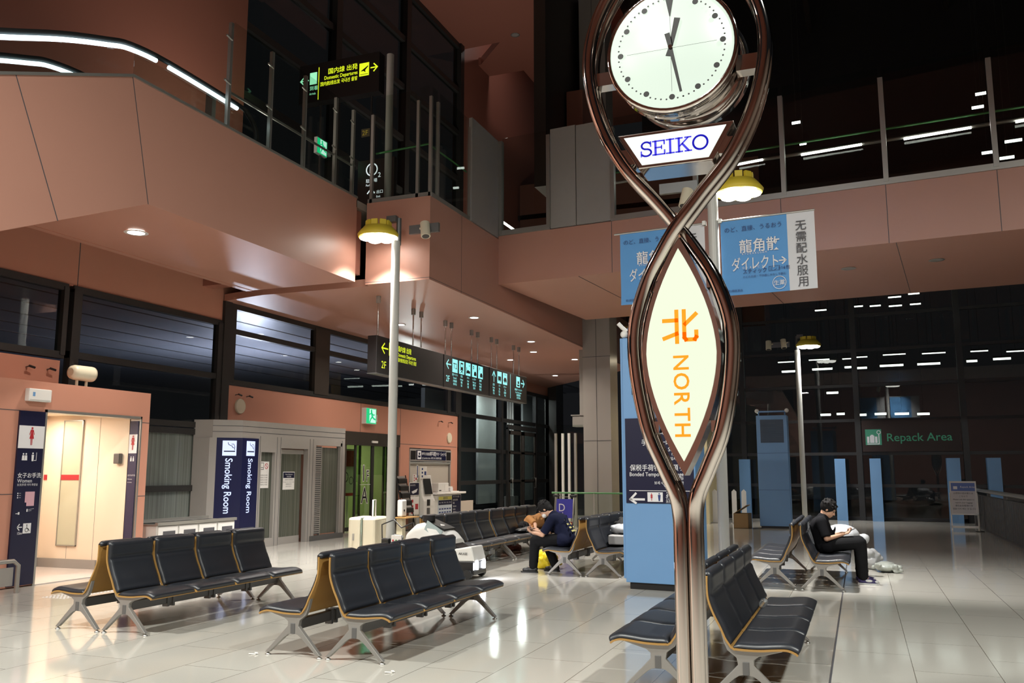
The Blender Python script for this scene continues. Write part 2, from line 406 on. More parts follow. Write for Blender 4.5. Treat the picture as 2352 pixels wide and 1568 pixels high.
c.prism([(-11.35, 27.9), (-11.35, 29.3), (-12.7, 29.3)], 'z', 17, 17.3)
struct(c.build('ceiling_upper', SALMON_DIM))
struct(MB().box((-13.1, 27.7, 20), (-8, 37, 20.2)).build('ceiling_light_well', SALMON_DIM))
light('light_well', (-10.2, 30.5, 19.3), 60, 0.8, (1, 0.85, 0.8))
struct(MB().box((-8.1, 22.5, 9.5), (-7.75, 27.6, 17)).build('trim_6', DARKFR2))
# dark high roof and steel purlins over the right-hand hall
rf = MB(); rf.box((-8, 36, 10), (30, 36.3, 24)).box((-8, 14, 23), (30, 37, 23.3))
struct(rf.build('ceiling_high_roof', mat('roof_dark', (0.012, 0.011, 0.012), 0.7)))
pl = MB()
for y in range(16, 36, 4): pl.box((-7.8, y-0.12, 19.6), (28, y+0.12, 20.2))
for x in range(-6, 26, 5): pl.box((x-0.1, 15, 19.3), (x+0.1, 36, 19.6))
struct(pl.build('trim_7', DARKFR2))

# ---- soffit of the 2nd floor (ceiling over the left side)
c = MB()
c.prism([(-12.8, 15.45), (-12.8, 37.2), (-7.755, 31.5), (-7.755, 15.225), (-9.03, 15.225), (-11.6, 15.2)], 'z', 5.302, 5.45)
struct(c.build('ceiling', SALMON))
# fascias of the 2nd floor slab
fz = MB()
fz.prism([(-9.03,15.07),(-7.6,15.07),(-7.6,31.5),(-7.75,31.5),(-7.75,15.22),(-9.03,15.22)], 'z', 5.3, 6.98)
struct(fz.build('wall_balcony', SALMON))
j = MB(); j.box((-7.605, 16.55, 5.3), (-7.598, 16.562, 6.98)); j.box((-7.605, 15.06, 5.335), (-7.597, 31, 5.343)); j.box((-9.03, 15.067, 5.335), (-7.6, 15.075, 5.343))
struct(j.build('trim_8', INKGREY))
# 2nd floor slab
struct(MB().prism([(-12.8, 12), (-12.8, 37), (-7.62, 37), (-7.62, 15.1), (-9.05, 15.1), (-9.05, 14.7), (-11.5, 14.7), (-11.5, 12)], 'z', 6.8, 6.95).build('floor_upper', mat('upper_floor', (0.25, 0.23, 0.2), 0.3)))
# recess between escalator and slab, its shade put into the dark infill colour
struct(MB().box((-12.8, 14.75, 5.5), (-9.15, 15.06, 6.9)).build('trim_9', SALMON_DIM))

# ---- bridge across the hall (skewed 5.4 degrees)
BT = Vector((1, -0.0949, 0)).normalized(); BN = Vector((-BT.y, BT.x, 0)); BA = Vector((-7.6, 18.63, 0))
def BP(s, off, z): p = BA+BT*s+BN*off; return (p.x, p.y, z)
def bbox(m, s0, s1, o0, o1, z0, z1):
    return m.hexa([BP(s0,o0,z0), BP(s1,o0,z0), BP(s1,o1,z0), BP(s0,o1,z0)], [BP(s0,o0,z1), BP(s1,o0,z1), BP(s1,o1,z1), BP(s0,o1,z1)])
b = MB(); bbox(b, 0, 24, 0, 5.4, 5.9, 7.05)
struct(b.build('wall_bridge', SALMON))
j = MB()
for s in (2.8, 6.42, 8.38, 10.26, 13): bbox(j, s-0.006, s+0.006, -0.004, 0.01, 5.9, 7.05)
bbox(j, 0, 24, -0.004, 5.4, 5.893, 5.897) if False else None
for s in (2.0, 5.5, 8.5, 11.5): bbox(j, s-0.006, s+0.006, 0.02, 5.35, 5.893, 5.902)
struct(j.build('trim_10', INKGREY))
# rail base, posts and glass on the bridge
bal = thing('bridge_glass_balustrade', 'tall glass balustrade with grey posts along the near side of the bridge', 'balustrade', (0,0,0))
m_ = MB(); bbox(m_, 2.8, 24, -0.04, 0.06, 7.05, 7.17); bbox(m_, 0.0, 1.33, -0.04, 0.06, 7.05, 7.17); m_.build('base_rail', STEEL, bal)
for s, z1 in ((4.7, 9.35), (6.5, 9.2), (8.4, 9.2), (10.26, 9.2), (12.2, 9.2), (14.1, 9.2), (0.06, 9.35), (1.3, 9.3), (2.85, 9.2)):
    p = MB(); bbox(p, s-0.045, s+0.045, -0.06, 0.06, 7.1, z1); p.build('post', STEEL, bal)
for s0, s1 in ((2.9, 4.66), (4.74, 6.46), (6.54, 8.36), (8.44, 10.2), (10.3, 12.16), (12.24, 14), (0.1, 1.26)):
    p = MB(); bbox(p, s0, s1, -0.01, 0.002, 7.15, 9.42); p.build('glass_panel', GLASS, bal)
# far side balustrade with lit handrail
bal2 = thing('far_bridge_balustrade', 'glass balustrade with lit handrail and green top rail on the far side of the bridge', 'balustrade', (0,0,0))
m_ = MB(); m_.tube([BP(0.5, 5.2, 10.06), BP(24, 5.2, 10.1)], 0.03, 8); m_.build('green_rail', GREENR, bal2)
m_ = MB(); m_.tube([BP(0.5, 5.15, 9.74), BP(24, 5.15, 9.8)], 0.045, 8); m_.build('handrail', STEEL, bal2)
for s0, s1 in ((4.5, 5.18), (6.16, 7.62), (8.59, 10.07), (10.99, 12.4)):
    MB().tube([BP(s0, 5.09, 9.70), BP(s1, 5.09, 9.73)], 0.03, 8).build('light_tube', E_WHITE, bal2)
for s in (4.2, 6.6, 9.0, 11.4): 
    p = MB(); bbox(p, s-0.06, s+0.06, 5.2, 5.3, 7.1, 8.2); p.build('short_post', STEEL, bal2)
p = MB(); bbox(p, 2.9, 24, 5.25, 5.26, 7.1, 9.9); p.build('glass_panel', GLASS, bal2)
# grey wall panels beside the bridge
def gpanel(label, quad_s, z0, z1):
    t = MB(); bbox(t, quad_s[0], quad_s[1], -0.03, 0.05, z0, z1)
    return tag(t.build('wall_panel', GREYP), label, 'wall panel', 'grey panels beside the bridge')
gpanel('narrow plain grey wall panel on the bridge edge right of the dark glass', (1.35, 1.97), 7.07, 9.42)
gpanel('grey wall panel on the bridge edge directly left of the clock ring', (1.99, 2.8), 7.07, 9.4)
tag(MB().box((-7.66, 15.58+1.45, 7.0), (-7.58, 18.55, 9.35)).build('wall_panel', GREYP), 'grey wall panel facing right on the balcony corner before the dark glass', 'wall panel', 'grey panels beside the bridge')
# dark back wall of the 2nd storey passage
struct(MB().box((-12.7, 33.5, 7.0), (-3, 33.8, 13.5)).build('wall_passage', mat('passage_brown', (0.16, 0.07, 0.05), 0.5)))
struct(MB().box((-7.7, 24.3, 7.0), (-7.2, 26.6, 13)).build('wall_stair', SALMON_DIM))

# ---- grey main column
gc = MB().box((-7.6, 25.35, 0), (-6.76, 26.2, 5.9))
struct(gc.build('column_1', mat('column_grey', (0.34, 0.31, 0.285), 0.35)))
struct(MB().box((-7.6, 25.35, 5.9), (-6.76, 26.2, 22)).build('column_2', mat('column_grey_upper', (0.34, 0.31, 0.285), 0.35)))
j = MB()
for z in (2.5, 5.0): j.box((-7.61, 25.34, z), (-6.75, 25.36, z+0.012))
j.box((-7.19, 25.34, 0), (-7.18, 25.355, 22)); struct(j.build('trim_11', INKGREY))

# ---- far curtain wall
def FP(x, d, z): return (x, 32.2-0.095*x+d, z)
def fbox(m, x0, x1, d0, d1, z0, z1):
    return m.hexa([FP(x0,d0,z0), FP(x1,d0,z0), FP(x1,d1,z0), FP(x0,d1,z0)], [FP(x0,d0,z1), FP(x1,d0,z1), FP(x1,d1,z1), FP(x0,d1,z1)])
f = MB()
for z in (0.06, 1.14, 2.2, 3.32, 4.5, 5.7, 6.9, 8.1): fbox(f, -8, 16, -0.05, 0.06, z-0.05, z+0.05)
for x in (-8, -3.8, 0.0, 3.2, 6.4, 9.6): fbox(f, x-0.09, x+0.09, -0.12, 0.12, 0, 9)
o = struct(f.build('window_7', mat('mullion_grey', (0.022, 0.022, 0.024), 0.5, 0.2)))
p = MB(); fbox(p, -8, 16, 0, 0.012, 0, 9); p.build('window_glass', GLASSD, o)
p = MB(); fbox(p, -8, 16, 0.3, 30, -0.25, -0.2); struct(p.build('floor_outside', mat('asphalt', (0.03, 0.03, 0.03), 0.8)))
# ================================================================== ESCALATOR (top left)
EX = -9.05
esc = thing('escalator', 'salmon clad escalator with lit white handrails at the upper left', 'escalator', (EX, 9, 5.3))
def L(y, z): return (y-9, z-5.3)
side = [L(14.72,5.29), L(9.25,5.29), L(7.04,4.33), L(3.0,2.58), L(3.0,4.52), L(8.83,6.98), L(14.72,6.98)]
MB().prism(side, 'x', 0, -0.14).build('side_panel', SALMON, esc)
MB().prism(side, 'x', -2.45, -2.59).build('side_panel', SALMON, esc)
MB().prism([L(14.72,5.30), L(9.25,5.30), L(7.04,4.34), L(3.0,2.59), L(3.0,3.2), L(8.6,5.75), L(14.72,5.75)], 'x', -0.14, -2.45).build('soffit', SALMON, esc)
s = MB()
for a, b_ in (((9.25,5.29),(8.83,6.98)), ((7.8,4.66),(7.06,6.26))):
    s.strip([L(*a), L(*b_)], 0.014, (0.002,0,0), (0,1,0), (0,0,1))
s.box((-2.45, L(9.3,0)[0], -0.012), (0.001, L(14.7,0)[0], -0.006)) if False else None
s.build('panel_joint', INKGREY, esc, closed=False)
s = MB().prism([L(14.72,6.98), L(8.83,6.98), L(3.0,4.52), L(3.0,4.56), L(8.83,7.02), L(14.72,7.02)], 'x', 0.02, -0.16).build('edge_trim', STEEL, esc)
for k, xx in enumerate((-0.42, -1.95)):
    path = [(4.0,5.55),(6.0,6.40),(7.12,6.87),(8.0,7.26),(8.75,7.54),(9.15,7.66),(9.9,7.72),(11.5,7.70)]
    end = [(11.8,7.64),(12.02,7.45),(12.05,7.22),(11.9,7.02),(11.6,6.95)]
    def sm(pts):   # subdivide smoothly
        out = []
        for i in range(len(pts)-1):
            p0 = pts[max(i-1,0)]; p1 = pts[i]; p2 = pts[i+1]; p3 = pts[min(i+2,len(pts)-1)]
            for t in (0, .25, .5, .75):
                out.append(tuple(0.5*((2*p1[d])+(-p0[d]+p2[d])*t+(2*p0[d]-5*p1[d]+4*p2[d]-p3[d])*t*t+(-p0[d]+3*p1[d]-3*p2[d]+p3[d])*t**3) for d in (0,1)))
        return out+[pts[-1]]
    hp = sm(path+end)
    h = MB().tube([(xx, y-9, z-5.3+0.03) for y, z in hp], 0.04, 8).build('handrail', RUBBER, esc)
    lp = sm(path)
    segs = [(0, 9), (9.3, 17.5), (17.9, 23.5), (24, 28.5)]
    for a, b_ in segs:
        a = int(a); b_ = min(int(b_)+1, len(lp))
        seg = lp[a:b_]
        if len(seg) > 1: MB().tube([(xx+0.02, y-9, z-5.3-0.055) for y, z in seg], 0.034, 8).build('handrail_light', E_COOL, esc)
    g = MB(); top = [(y, z-0.1) for y, z in hp[:-12]]; bot = [(y, z-0.85) for y, z in top]
    g.prism([L(*p) for p in top]+[L(*p) for p in reversed(bot)], 'x', xx-0.006, xx+0.006).build('balustrade_glass', GLASS, esc)
MB().prism([L(4,4.1), L(8.8,6.55), L(12.6,6.6), L(12.6,6.3), L(9,6.2), L(4.2,3.7)], 'x', -0.55, -1.85).build('steps', ALUD, esc)
MB().box((-1.6, 12.1-9, 6.98-5.3), (-1.45, 12.2-9, 1.95+1.1)).build('newel_post', STEEL, esc)
light('escalator_glow', (-10.3, 9.5, 7.3), 14, 1.2, (0.75, 0.92, 1.0))
# screen on the edge beside the escalator
sc_ = thing('glass_screen', 'glass screen with steel posts standing on the escalator fascia at upper left', 'glass screen', (-9.12, 10.9, 7.0))
for y in (10.87, 11.95, 12.95, 13.98, 14.62):
    p = MB().box((-0.03, y-10.93, 0), (0.03, y-10.87, 1.8)); 
    po = p.build('post', STEEL, sc_)
    q = MB()
    for z in (0.75, 1.5): q.cyl((0.03, y-10.9, z), (0.03, y-11.04, z+0.03), 0.018, 8)
    q.build('glass_clamp', STEEL, po)
for y0, y1 in ((10.9, 11.92), (11.98, 12.92), (12.98, 13.95), (14.01, 14.6)):
    MB().box((0.035, y0-10.9, 0.03), (0.047, y1-10.9, 1.82)).build('glass_panel', GLASS, sc_)
MB().box((0.0, -2.0, 0.02), (0.012, -0.08, 0.5)).build('low_glass', GLASS, sc_)
MB().box((-0.02, 0, 0.62), (0.0, 3.7, 0.66)).build('rail', STEEL, sc_)
# balustrade at the corner of the balcony
bl = thing('balcony_balustrade', 'corner glass balustrade on the upper floor above the lamp post', 'balustrade', (-7.65, 15.15, 6.98))
MB().box((-1.4, -0.03, 0), (0.02, 0.06, 0.1)).box((-0.05, 0, 0), (0.04, 2.0, 0.1)).build('base_rail', STEEL, bl)
for x, y, h in ((-0.28, 0, 2.05), (0.0, 0, 2.1), (0.0, 0.32, 2.1), (0, 1.9, 2.15), (-1.33, 0, 1.9)):
    MB().box((x-0.03, y-0.03, 0), (x+0.03, y+0.03, h)).build('post', STEEL, bl)
for a, b_ in (((-1.28,-0.005,0.08), (-0.32,0.005,2.28)), ((-0.25,-0.005,0.08), (-0.03,0.005,2.33)), ((-0.005,0.06,0.08), (0.005,0.28,2.33)), ((-0.005,0.4,0.08), (0.005,1.85,2.33))):
    MB().box(a, b_).build('glass_panel', GLASS, bl)
MB().tube([(-1.3, 0.1, 1.1), (-0.1, 0.1, 1.15), (-0.08, 1.9, 1.15)], 0.022, 8).build('green_handrail', GREENR, bl)
MB().tube([(-0.9, 5.6, 1.22), (-0.9, 7.4, 1.22)], 0.03, 8).build('light_tube', E_WHITE, bl)
# round grey post on the upper floor
tag(MB().cyl((-8.72, 15.35, 6.98), (-8.72, 15.35, 10.25), 0.075, 20).build('post', GREYP), 'round grey post rising behind the upper balustrade beside the yellow sign', 'post')

# upper floor hanging sign facing the camera
u = thing('overhead_sign', 'black sign with yellow plane symbol hanging on the upper floor at top left', 'overhead sign', (-12.15, 17.0, 10.3))
MB().box((0, 0, 0.05), (2.2, 0.25, 1.02)).build('sign_box', SIGNBLK, u)
m_ = MB(); o0 = (0.62, -0.006, 0)
m_.text('国内線 出発', 0.155, (1.62, -0.006, 0.70), VX, VZ, 'R', 0.01)
m_.text('Domestic Departures', 0.13, (1.62, -0.006, 0.56), VX, VZ, 'R', 0.01, squeeze=0.8)
m_.text('国内航线出发 국내선 출발', 0.115, (1.62, -0.006, 0.42), VX, VZ, 'R', 0.01, squeeze=0.8)
m_.strip([(1.98, 0.65), (2.15, 0.65)], 0.03, (0,-0.006,0), VX, VZ); m_.strip([(2.06, 0.74), (2.15, 0.65), (2.06, 0.56)], 0.03, (0,-0.006,0), VX, VZ)
m_.poly([(1.67, 0.48), (1.93, 0.48), (1.93, 0.80), (1.67, 0.80)], (0,-0.006,0), VX, VZ)
m_.strip([(0.55, 0.1), (0.55, 0.9)], 0.02, (0,-0.006,0), VX, VZ)
m_.build('yellow_lettering', E_YEL, u, closed=False)
m_ = MB(); m_.poly([(1.70, 0.60), (1.90, 0.72), (1.91, 0.70), (1.83, 0.62), (1.84, 0.56), (1.79, 0.60)], (0,-0.009,0), VX, VZ); m_.strip([(1.70, 0.52), (1.90, 0.52)], 0.012, (0,-0.009,0), VX, VZ)
m_.build('plane_symbol', SIGNBLK, u, closed=False)
m_ = MB(); m_.strip([(0.04, 0.62), (0.26, 0.62)], 0.028, (0,-0.006,0), VX, VZ); m_.strip([(0.13, 0.71), (0.04, 0.62), (0.13, 0.53)], 0.028, (0,-0.006,0), VX, VZ)
m_.poly([(0.3, 0.5), (0.5, 0.5), (0.5, 0.8), (0.3, 0.8)], (0,-0.006,0), VX, VZ)
m_.text('到着', 0.12, (0.3, -0.006, 0.36), VX, VZ); m_.text('Arrivals', 0.08, (0.3, -0.006, 0.24), VX, VZ, squeeze=0.7)
m_.build('green_lettering', E_MINT, u, closed=False)
for x in (0.5, 1.9): MB().cyl((x, 0.2, -3.33), (x, 0.2, 0.1), 0.025, 8).build('support_post', DARKFR, u)

def exit_pict(mb_g, mb_w, o, u_, v_, w, h, off):
    # running figure: green field is mb_g, white door is mb_w ; figure drawn with green strokes
    mb_w.poly([(0.30*w, 0.08*h), (0.92*w, 0.08*h), (0.92*w, 0.94*h), (0.30*w, 0.94*h)], o, u_, v_, off)
    S = lambda pts, wd: mb_g.strip([(x*w, y*h) for x, y in pts], wd*w, o, u_, v_, off+0.003)
    S([(0.50,0.70),(0.58,0.46)], 0.14); S([(0.58,0.46),(0.42,0.30),(0.34,0.12)], 0.085); S([(0.58,0.46),(0.72,0.34),(0.86,0.30)], 0.085)
    S([(0.50,0.68),(0.30,0.60),(0.22,0.66)], 0.06); S([(0.54,0.66),(0.70,0.56),(0.78,0.60)], 0.06)
    mb_g.disc((0.48*w, 0.82*h), 0.075*w, o, u_, v_, off+0.003)
def exit_sign(label, loc, w, h, depth=0.12, extra=True):
    e = thing('exit_sign', label, 'exit sign', loc)
    MB().box((0, 0, 0), (depth, w, h)).build('housing', WHITEP, e)
    MB().box((depth, 0.01, 0.01), (depth+0.004, w-0.01, h-0.01)).build('green_face', E_GRN, e)
    g = MB(); wt = MB(); exit_pict(g, wt, (depth+0.004, 0, 0), VY, VZ, w, h, 0.002)
    wt.build('white_door', E_GRNW, e, closed=False); g.build('running_figure', E_GRN, e, closed=False)
    if extra: MB().box((0.01, w+0.02, 0.08), (0.08, w+0.16, h-0.16)).build('battery_box', WHITEP, e)
    return e
eu = exit_sign('green running man exit sign behind the glass on the upper floor', (-11.0, 16.02, 8.65), 0.40, 0.37, 0.08)
MB().box((0.02, 0.18, -1.7), (0.05, 0.22, 0.0)).build('support_post', DARKFR, eu)
exit_sign('green running man exit sign on the salmon wall above the sliding doors', (WX, 21.36, 2.92), 0.56, 0.44, 0.14)
# parking sign on the upper floor
pk = thing('parking_sign', 'black upper floor sign with white round P behind the glass', 'sign', (-10.25, 17.0, 7.6))
MB().box((-0.2, 0, 0), (0.75, 0.12, 1.1)).build('sign_box', SIGNBLK, pk)
m_ = MB(); m_.ring((0.17, 0.86), 0.14, 0.03, (0,-0.005,0), VX, VZ); m_.text('P', 0.24, (0.17,-0.005,0.86), VX, VZ, 'C', 0.01, valign='M'); m_.text('駐車場', 0.1, (0.02,-0.005,0.56), VX, VZ); m_.text('2', 0.16, (0.33,-0.005,0.66), VX, VZ); m_.text('Parking', 0.07, (0.02,-0.005,0.47), VX, VZ)
m_.strip([(0.16, 0.1), (0.16, 0.4)], 0.03, (0,-0.005,0), VX, VZ); m_.strip([(0.07, 0.3), (0.16, 0.4), (0.25, 0.3)], 0.03, (0,-0.005,0), VX, VZ); m_.text('出口', 0.09, (0.3,-0.005,0.28), VX, VZ); m_.text('Exit', 0.07, (0.3,-0.005,0.18), VX, VZ)
m_.build('white_lettering', emit('sign_white', (0.8, 0.9, 0.9), 0.9), pk, closed=False)
MB().cyl((0.2, 0.08, -0.64), (0.2, 0.08, 0.02), 0.03, 10).build('support_post', DARKFR, pk)
# small 2F plate
fp = thing('floor_plate', 'small dim yellowish plate reading 2F behind the upper glass', 'sign', (-10.75, 17.6, 9.55))
MB().box((0, 0, 0), (0.24, 0.02, 0.2)).build('plate', mat('dull_olive', (0.12, 0.11, 0.06), 0.6), fp)
MB().text('2F', 0.17, (0.02,-0.004,0.04), VX, VZ).build('lettering', mat('dull_yellow', (0.35, 0.28, 0.04), 0.6, emit=(0.4,0.3,0.03), es=0.25), fp, closed=False)

# ================================================================== CLOCK TOWER
ct = thing('clock_tower', 'chrome twisted-loop clock tower with lit round clock and NORTH sign in the foreground', 'clock tower', (-0.865, 4.8, 0))
def crm(pts, k=6):
    out = []
    for i in range(len(pts)-1):
        p0 = Vector(pts[max(i-1,0)]); p1 = Vector(pts[i]); p2 = Vector(pts[i+1]); p3 = Vector(pts[min(i+2,len(pts)-1)])
        for q in range(k):
            t = q/k; out.append(0.5*((2*p1)+(-p0+p2)*t+(2*p0-5*p1+4*p2-p3)*t*t+(-p0+3*p1-3*p2+p3)*t**3))
    return out+[Vector(pts[-1])]
# half-width as a function of height, sign flips at the crossing
prof = [(0.0,0.037),(0.5,0.037),(1.1,0.037),(1.35,0.038),(1.48,0.055),(1.62,0.115),(1.82,0.195),(2.12,0.252),(2.38,0.258),(2.62,0.19),(2.80,0.09),(2.95,-0.012),(3.10,-0.125),(3.33,-0.305),(3.6,-0.435),(3.9,-0.50),(4.15,-0.475),(4.38,-0.37),(4.56,-0.20),(4.62,0.0)]
for sgn in (1, -1):
    for dy in (-0.052, 0.052):
        cross = 0.045*sgn
        pts = []
        for z, hw in prof:
            bump = math.exp(-((z-2.95)/0.22)**2)*cross
            pts.append((sgn*hw, dy*(1 if z > 1.4 else 0.74)+bump, z))
        MB().tube(crm(pts, 5), 0.0375, 20).build('chrome_tube', CHROME, ct)
# web between front and back tubes
# clock head
hd = MB().lathe([(0.346,-0.10),(0.350,-0.13),(0.372,-0.12),(0.372,-0.09),(0.352,-0.07),(0.352,0.03),(0.36,0.05),(0.33,0.06),(0.1,0.06)], (0,0,3.95), 64, 'y', caps=False).build('clock_case', CHROME, ct)
MB().lathe([(0.25,0.0),(0.25,0.06),(0.30,0.062),(0.35,0.075),(0.352,0.10),(0.352,0.17),(0.33,0.19),(0.1,0.19)], (0.05,0.03,3.93), 48, 'y').build('rear_clock_case', CHROME2, ct)
fc = MB().lathe([(0.001,-0.128),(0.347,-0.128),(0.347,-0.12)], (0,0,3.95), 64, 'y').build('clock_face', E_CLOCK, ct)
FO = (0, -0.131, 3.95)
mk = MB()
for i in range(60):
    a = 2*PI*i/60
    if i % 5 == 0:
        if i == 0: continue
        mk.disc((0.288*math.sin(a), 0.288*math.cos(a)), 0.0165, FO, VX, VZ, 0.0005)
    else: mk.disc((0.300*math.sin(a), 0.300*math.cos(a)), 0.0052, FO, VX, VZ, 0.0005, 10)
mk.poly([(-0.028, 0.325), (0.028, 0.325), (0.003, 0.19), (-0.003, 0.19)], FO, VX, VZ, 0.0005)
mk.strip([(-0.25, 0), (0.255, 0)], 0.0018, FO, VX, VZ, 0.0005); mk.strip([(0, -0.255), (0, 0.19)], 0.0018, FO, VX, VZ, 0.0005)
mk.build('hour_markers', INKBLK, fc, closed=False)
def hand(name, ang, l0, l1, w0, w1, y):
    c_, s_ = math.cos(ang), math.sin(ang)
    P = lambda a, b: (a*c_+b*s_, -a*s_+b*c_)
    pts = [P(-w0/2, -l0), P(w0/2, -l0), P(w0*0.36, 0), P(w1/2, l1), P(-w1/2, l1), P(-w0*0.36, 0)]
    m_ = MB().prism([(x, z+3.95) for x, z in pts], 'y', y, y-0.006); return m_.build(name, INKBLK, fc)
hand('hour_hand', R(14), 0.0, 0.175, 0.028, 0.034, -0.134)
hand('hour_hand_tail', R(194), 0.0, 0.05, 0.03, 0.034, -0.134)
hand('minute_hand', R(169), 0.085, 0.275, 0.03, 0.014, -0.142)
MB().cyl((0,-0.13,3.95), (0,-0.152,3.95), 0.012, 16).build('hand_pin', CHROME2, fc)
# brackets from ring to head
MB().box((-0.50,-0.03,3.84),(-0.34,0.06,3.92)).build('side_bracket', CHROME2, ct)
MB().box((0.34,-0.03,3.80),(0.47,0.06,3.89)).build('side_bracket', CHROME2, ct)
# name sign under the clock (trapezoid box)
trap = [(-0.30,3.475),(0.30,3.475),(0.19,3.30),(-0.19,3.30)]
trap = [(-0.285,3.47),(0.285,3.47),(0.185,3.30),(-0.185,3.30)]
outer = [(-0.325,3.49),(0.325,3.49),(0.205,3.28),(-0.205,3.28)]
nb = MB().prism(outer, 'y', -0.10, 0.13).build('name_sign_box', CHROME2, ct, bevel=0.006)
nf = MB().prism(trap, 'y', -0.104, -0.10).build('name_sign_face', E_WSIGN, nb)
# slab serif letters drawn as strokes
sl = MB(); so = Vector((0, -0.1065, 3.345)); HH = 0.085
def serif_letters(mb, x, ch):
    def st(pts, w): mb.strip([(x+a*HH, b*HH) for a, b in pts], w*HH, so, VX, VZ)
    if ch == 'S':
        pts = []
        for i in range(13):
            a = PI*0.15+i/12*PI*1.35; pts.append((0.38+0.30*math.cos(a), 0.74+0.24*math.sin(a)))
        for i in range(13):
            a = PI*0.5-i/12*PI*1.35; pts.append((0.38+0.33*math.cos(a), 0.26+0.24*math.sin(a)))
        st(pts, 0.12); st([(0.68,0.66),(0.68,0.98)], 0.09); st([(0.05,0.02),(0.05,0.36)], 0.09); return 0.82
    if ch == 'E':
        st([(0.18,0.04),(0.18,0.96)], 0.15); st([(0,0.96),(0.76,0.96),(0.76,0.72)], 0.1); st([(0,0.04),(0.78,0.04),(0.78,0.3)], 0.1); st([(0.18,0.52),(0.58,0.52)], 0.1); st([(0.58,0.4),(0.58,0.64)], 0.08); return 0.9
    if ch == 'I':
        st([(0.25,0.04),(0.25,0.96)], 0.15); st([(0,0.96),(0.5,0.96)], 0.1); st([(0,0.04),(0.5,0.04)], 0.1); return 0.62
    if ch == 'K':
        st([(0.2,0.04),(0.2,0.96)], 0.15); st([(0,0.96),(0.42,0.96)], 0.1); st([(0,0.04),(0.42,0.04)], 0.1)
        st([(0.25,0.42),(0.80,0.94)], 0.1); st([(0.42,0.56),(0.82,0.06)], 0.14); st([(0.6,0.96),(0.98,0.96)], 0.1); st([(0.6,0.04),(1.0,0.04)], 0.1); return 1.08
    if ch == 'O':
        st([(0.5+0.46*math.cos(2*PI*i/28), 0.5+0.46*math.sin(2*PI*i/28)) for i in range(29)], 0.13); return 1.02
x = -0.19
for ch in 'SEIKO': x += serif_letters(sl, x, ch)*HH
sl.build('name_lettering', INKBLUE, nf, closed=False)
MB().box((0.205,-0.05,3.33),(0.33,0.10,3.42)).build('side_bracket', CHROME2, ct)
MB().box((-0.33,-0.05,3.33),(-0.205,0.10,3.42)).build('side_bracket', CHROME2, ct)
# lens shaped direction sign
def lens(hw, z0, z1, n=20):
    pts = []
    zc = (z0+z1)/2; hh = (z1-z0)/2
    for i in range(n+1):
        t = -1+2*i/n; pts.append((hw*(1-abs(t)**1.75), zc+hh*t))
    return pts+[(-a, b) for a, b in reversed(pts[1:-1])]
lb = MB().prism(lens(0.212, 1.58, 2.88), 'y', -0.075, 0.085).build('direction_sign_box', CHROME2, ct)
lf = MB().prism(lens(0.188, 1.655, 2.81), 'y', -0.10+0.022, -0.075-0.008).build('direction_sign_face', E_NORTH, lb)
t = MB(); LO = Vector((0, -0.0845, 0))
# the character, drawn in strokes
S = lambda pts, w=0.022: t.strip(pts, w, LO, VX, VZ)
cz = 2.375
S([(-0.018, cz+0.085), (-0.018, cz-0.085)]); S([(-0.088, cz+0.035), (-0.018, cz+0.035)]); S([(-0.088, cz-0.062), (-0.018, cz-0.038)])
S([(0.022, cz+0.085), (0.022, cz-0.045)]); S([(0.022, cz-0.06), (0.03, cz-0.073), (0.078, cz-0.073), (0.086, cz-0.06), (0.086, cz-0.03)]); S([(0.022, cz-0.04), (0.022, cz-0.062)]); S([(0.028, cz+0.012), (0.086, cz+0.065)])
yy = 2.225
for ch, adv in (('N',0.098),('O',0.102),('R',0.088),('T',0.076),('H',0.08)):
    t.text(ch, 0.118, LO+VX*(-0.041)+VZ*yy, (0,0,-1), VX, 'L', 0.012); yy -= adv
t.build('direction_lettering', INKORG, lf, closed=False)
for z, sx in ((2.62, 1), (2.62, -1), (1.84, 1), (1.84, -1)):
    MB().box((sx*0.14, -0.03, z-0.03), (sx*0.215, 0.05, z+0.03)).build('side_bracket', CHROME2, ct)
MB().cyl((0,0,0),(0,0,0.02),0.16,32).build('base_plate', STEEL, ct)
# ================================================================== BENCHES
def sheet(prof, t, y0, y1, endround=True, dips=(), side=+1):
    """upholstered pad over a 2D (x,z) profile, thickness t on the normal side"""
    P = [Vector(p) for p in prof]; n = len(P); N = []
    for i in range(n):
        d = P[min(i+1, n-1)]-P[max(i-1, 0)]; d.normalize(); N.append(Vector((-d.y, d.x))*side)
    vv = [0, .012, .035, .08, .16, .5, .84, .92, .965, .988, 1]; ss = [0, .5, .8, .95, 1.0, 1.0, 1.0, .95, .8, .5, 0]
    vs = []; fs = []
    for i in range(n):
        e = 1.0
        if endround:
            k = min(i, n-1-i); e = (0.0, 0.75, 0.97)[k] if k < 3 else 1.0
        if i in dips: e *= 0.45
        for j, (v, s_) in enumerate(zip(vv, ss)):
            q = P[i]+N[i]*(t*e*s_+0.0005); vs.append((q.x, y0+(y1-y0)*v, q.y))
    m = len(vv); o = len(vs)
    for i in range(n):
        for v in vv:
            vs.append((P[i].x, y0+(y1-y0)*v, P[i].y))
    for i in range(n-1):
        for j in range(m-1):
            a = i*m+j; fs.append((a, a+1, a+m+1, a+m)); fs.append((o+a, o+a+m, o+a+m+1, o+a+1))
    for i in range(n-1):
        for j in (0, m-1):
            a = i*m+j; fs.append((a, a+m, o+a+m, o+a))
    for i in (0, n-1):
        for j in range(m-1):
            a = i*m+j; fs.append((a, a+1, o+a+1, o+a))
    return MB().add(vs, fs, True)
def spl(pts, k=4):
    return [(p.x, p.y) for p in crm([Vector((a, b, 0)) for a, b in pts], k)]
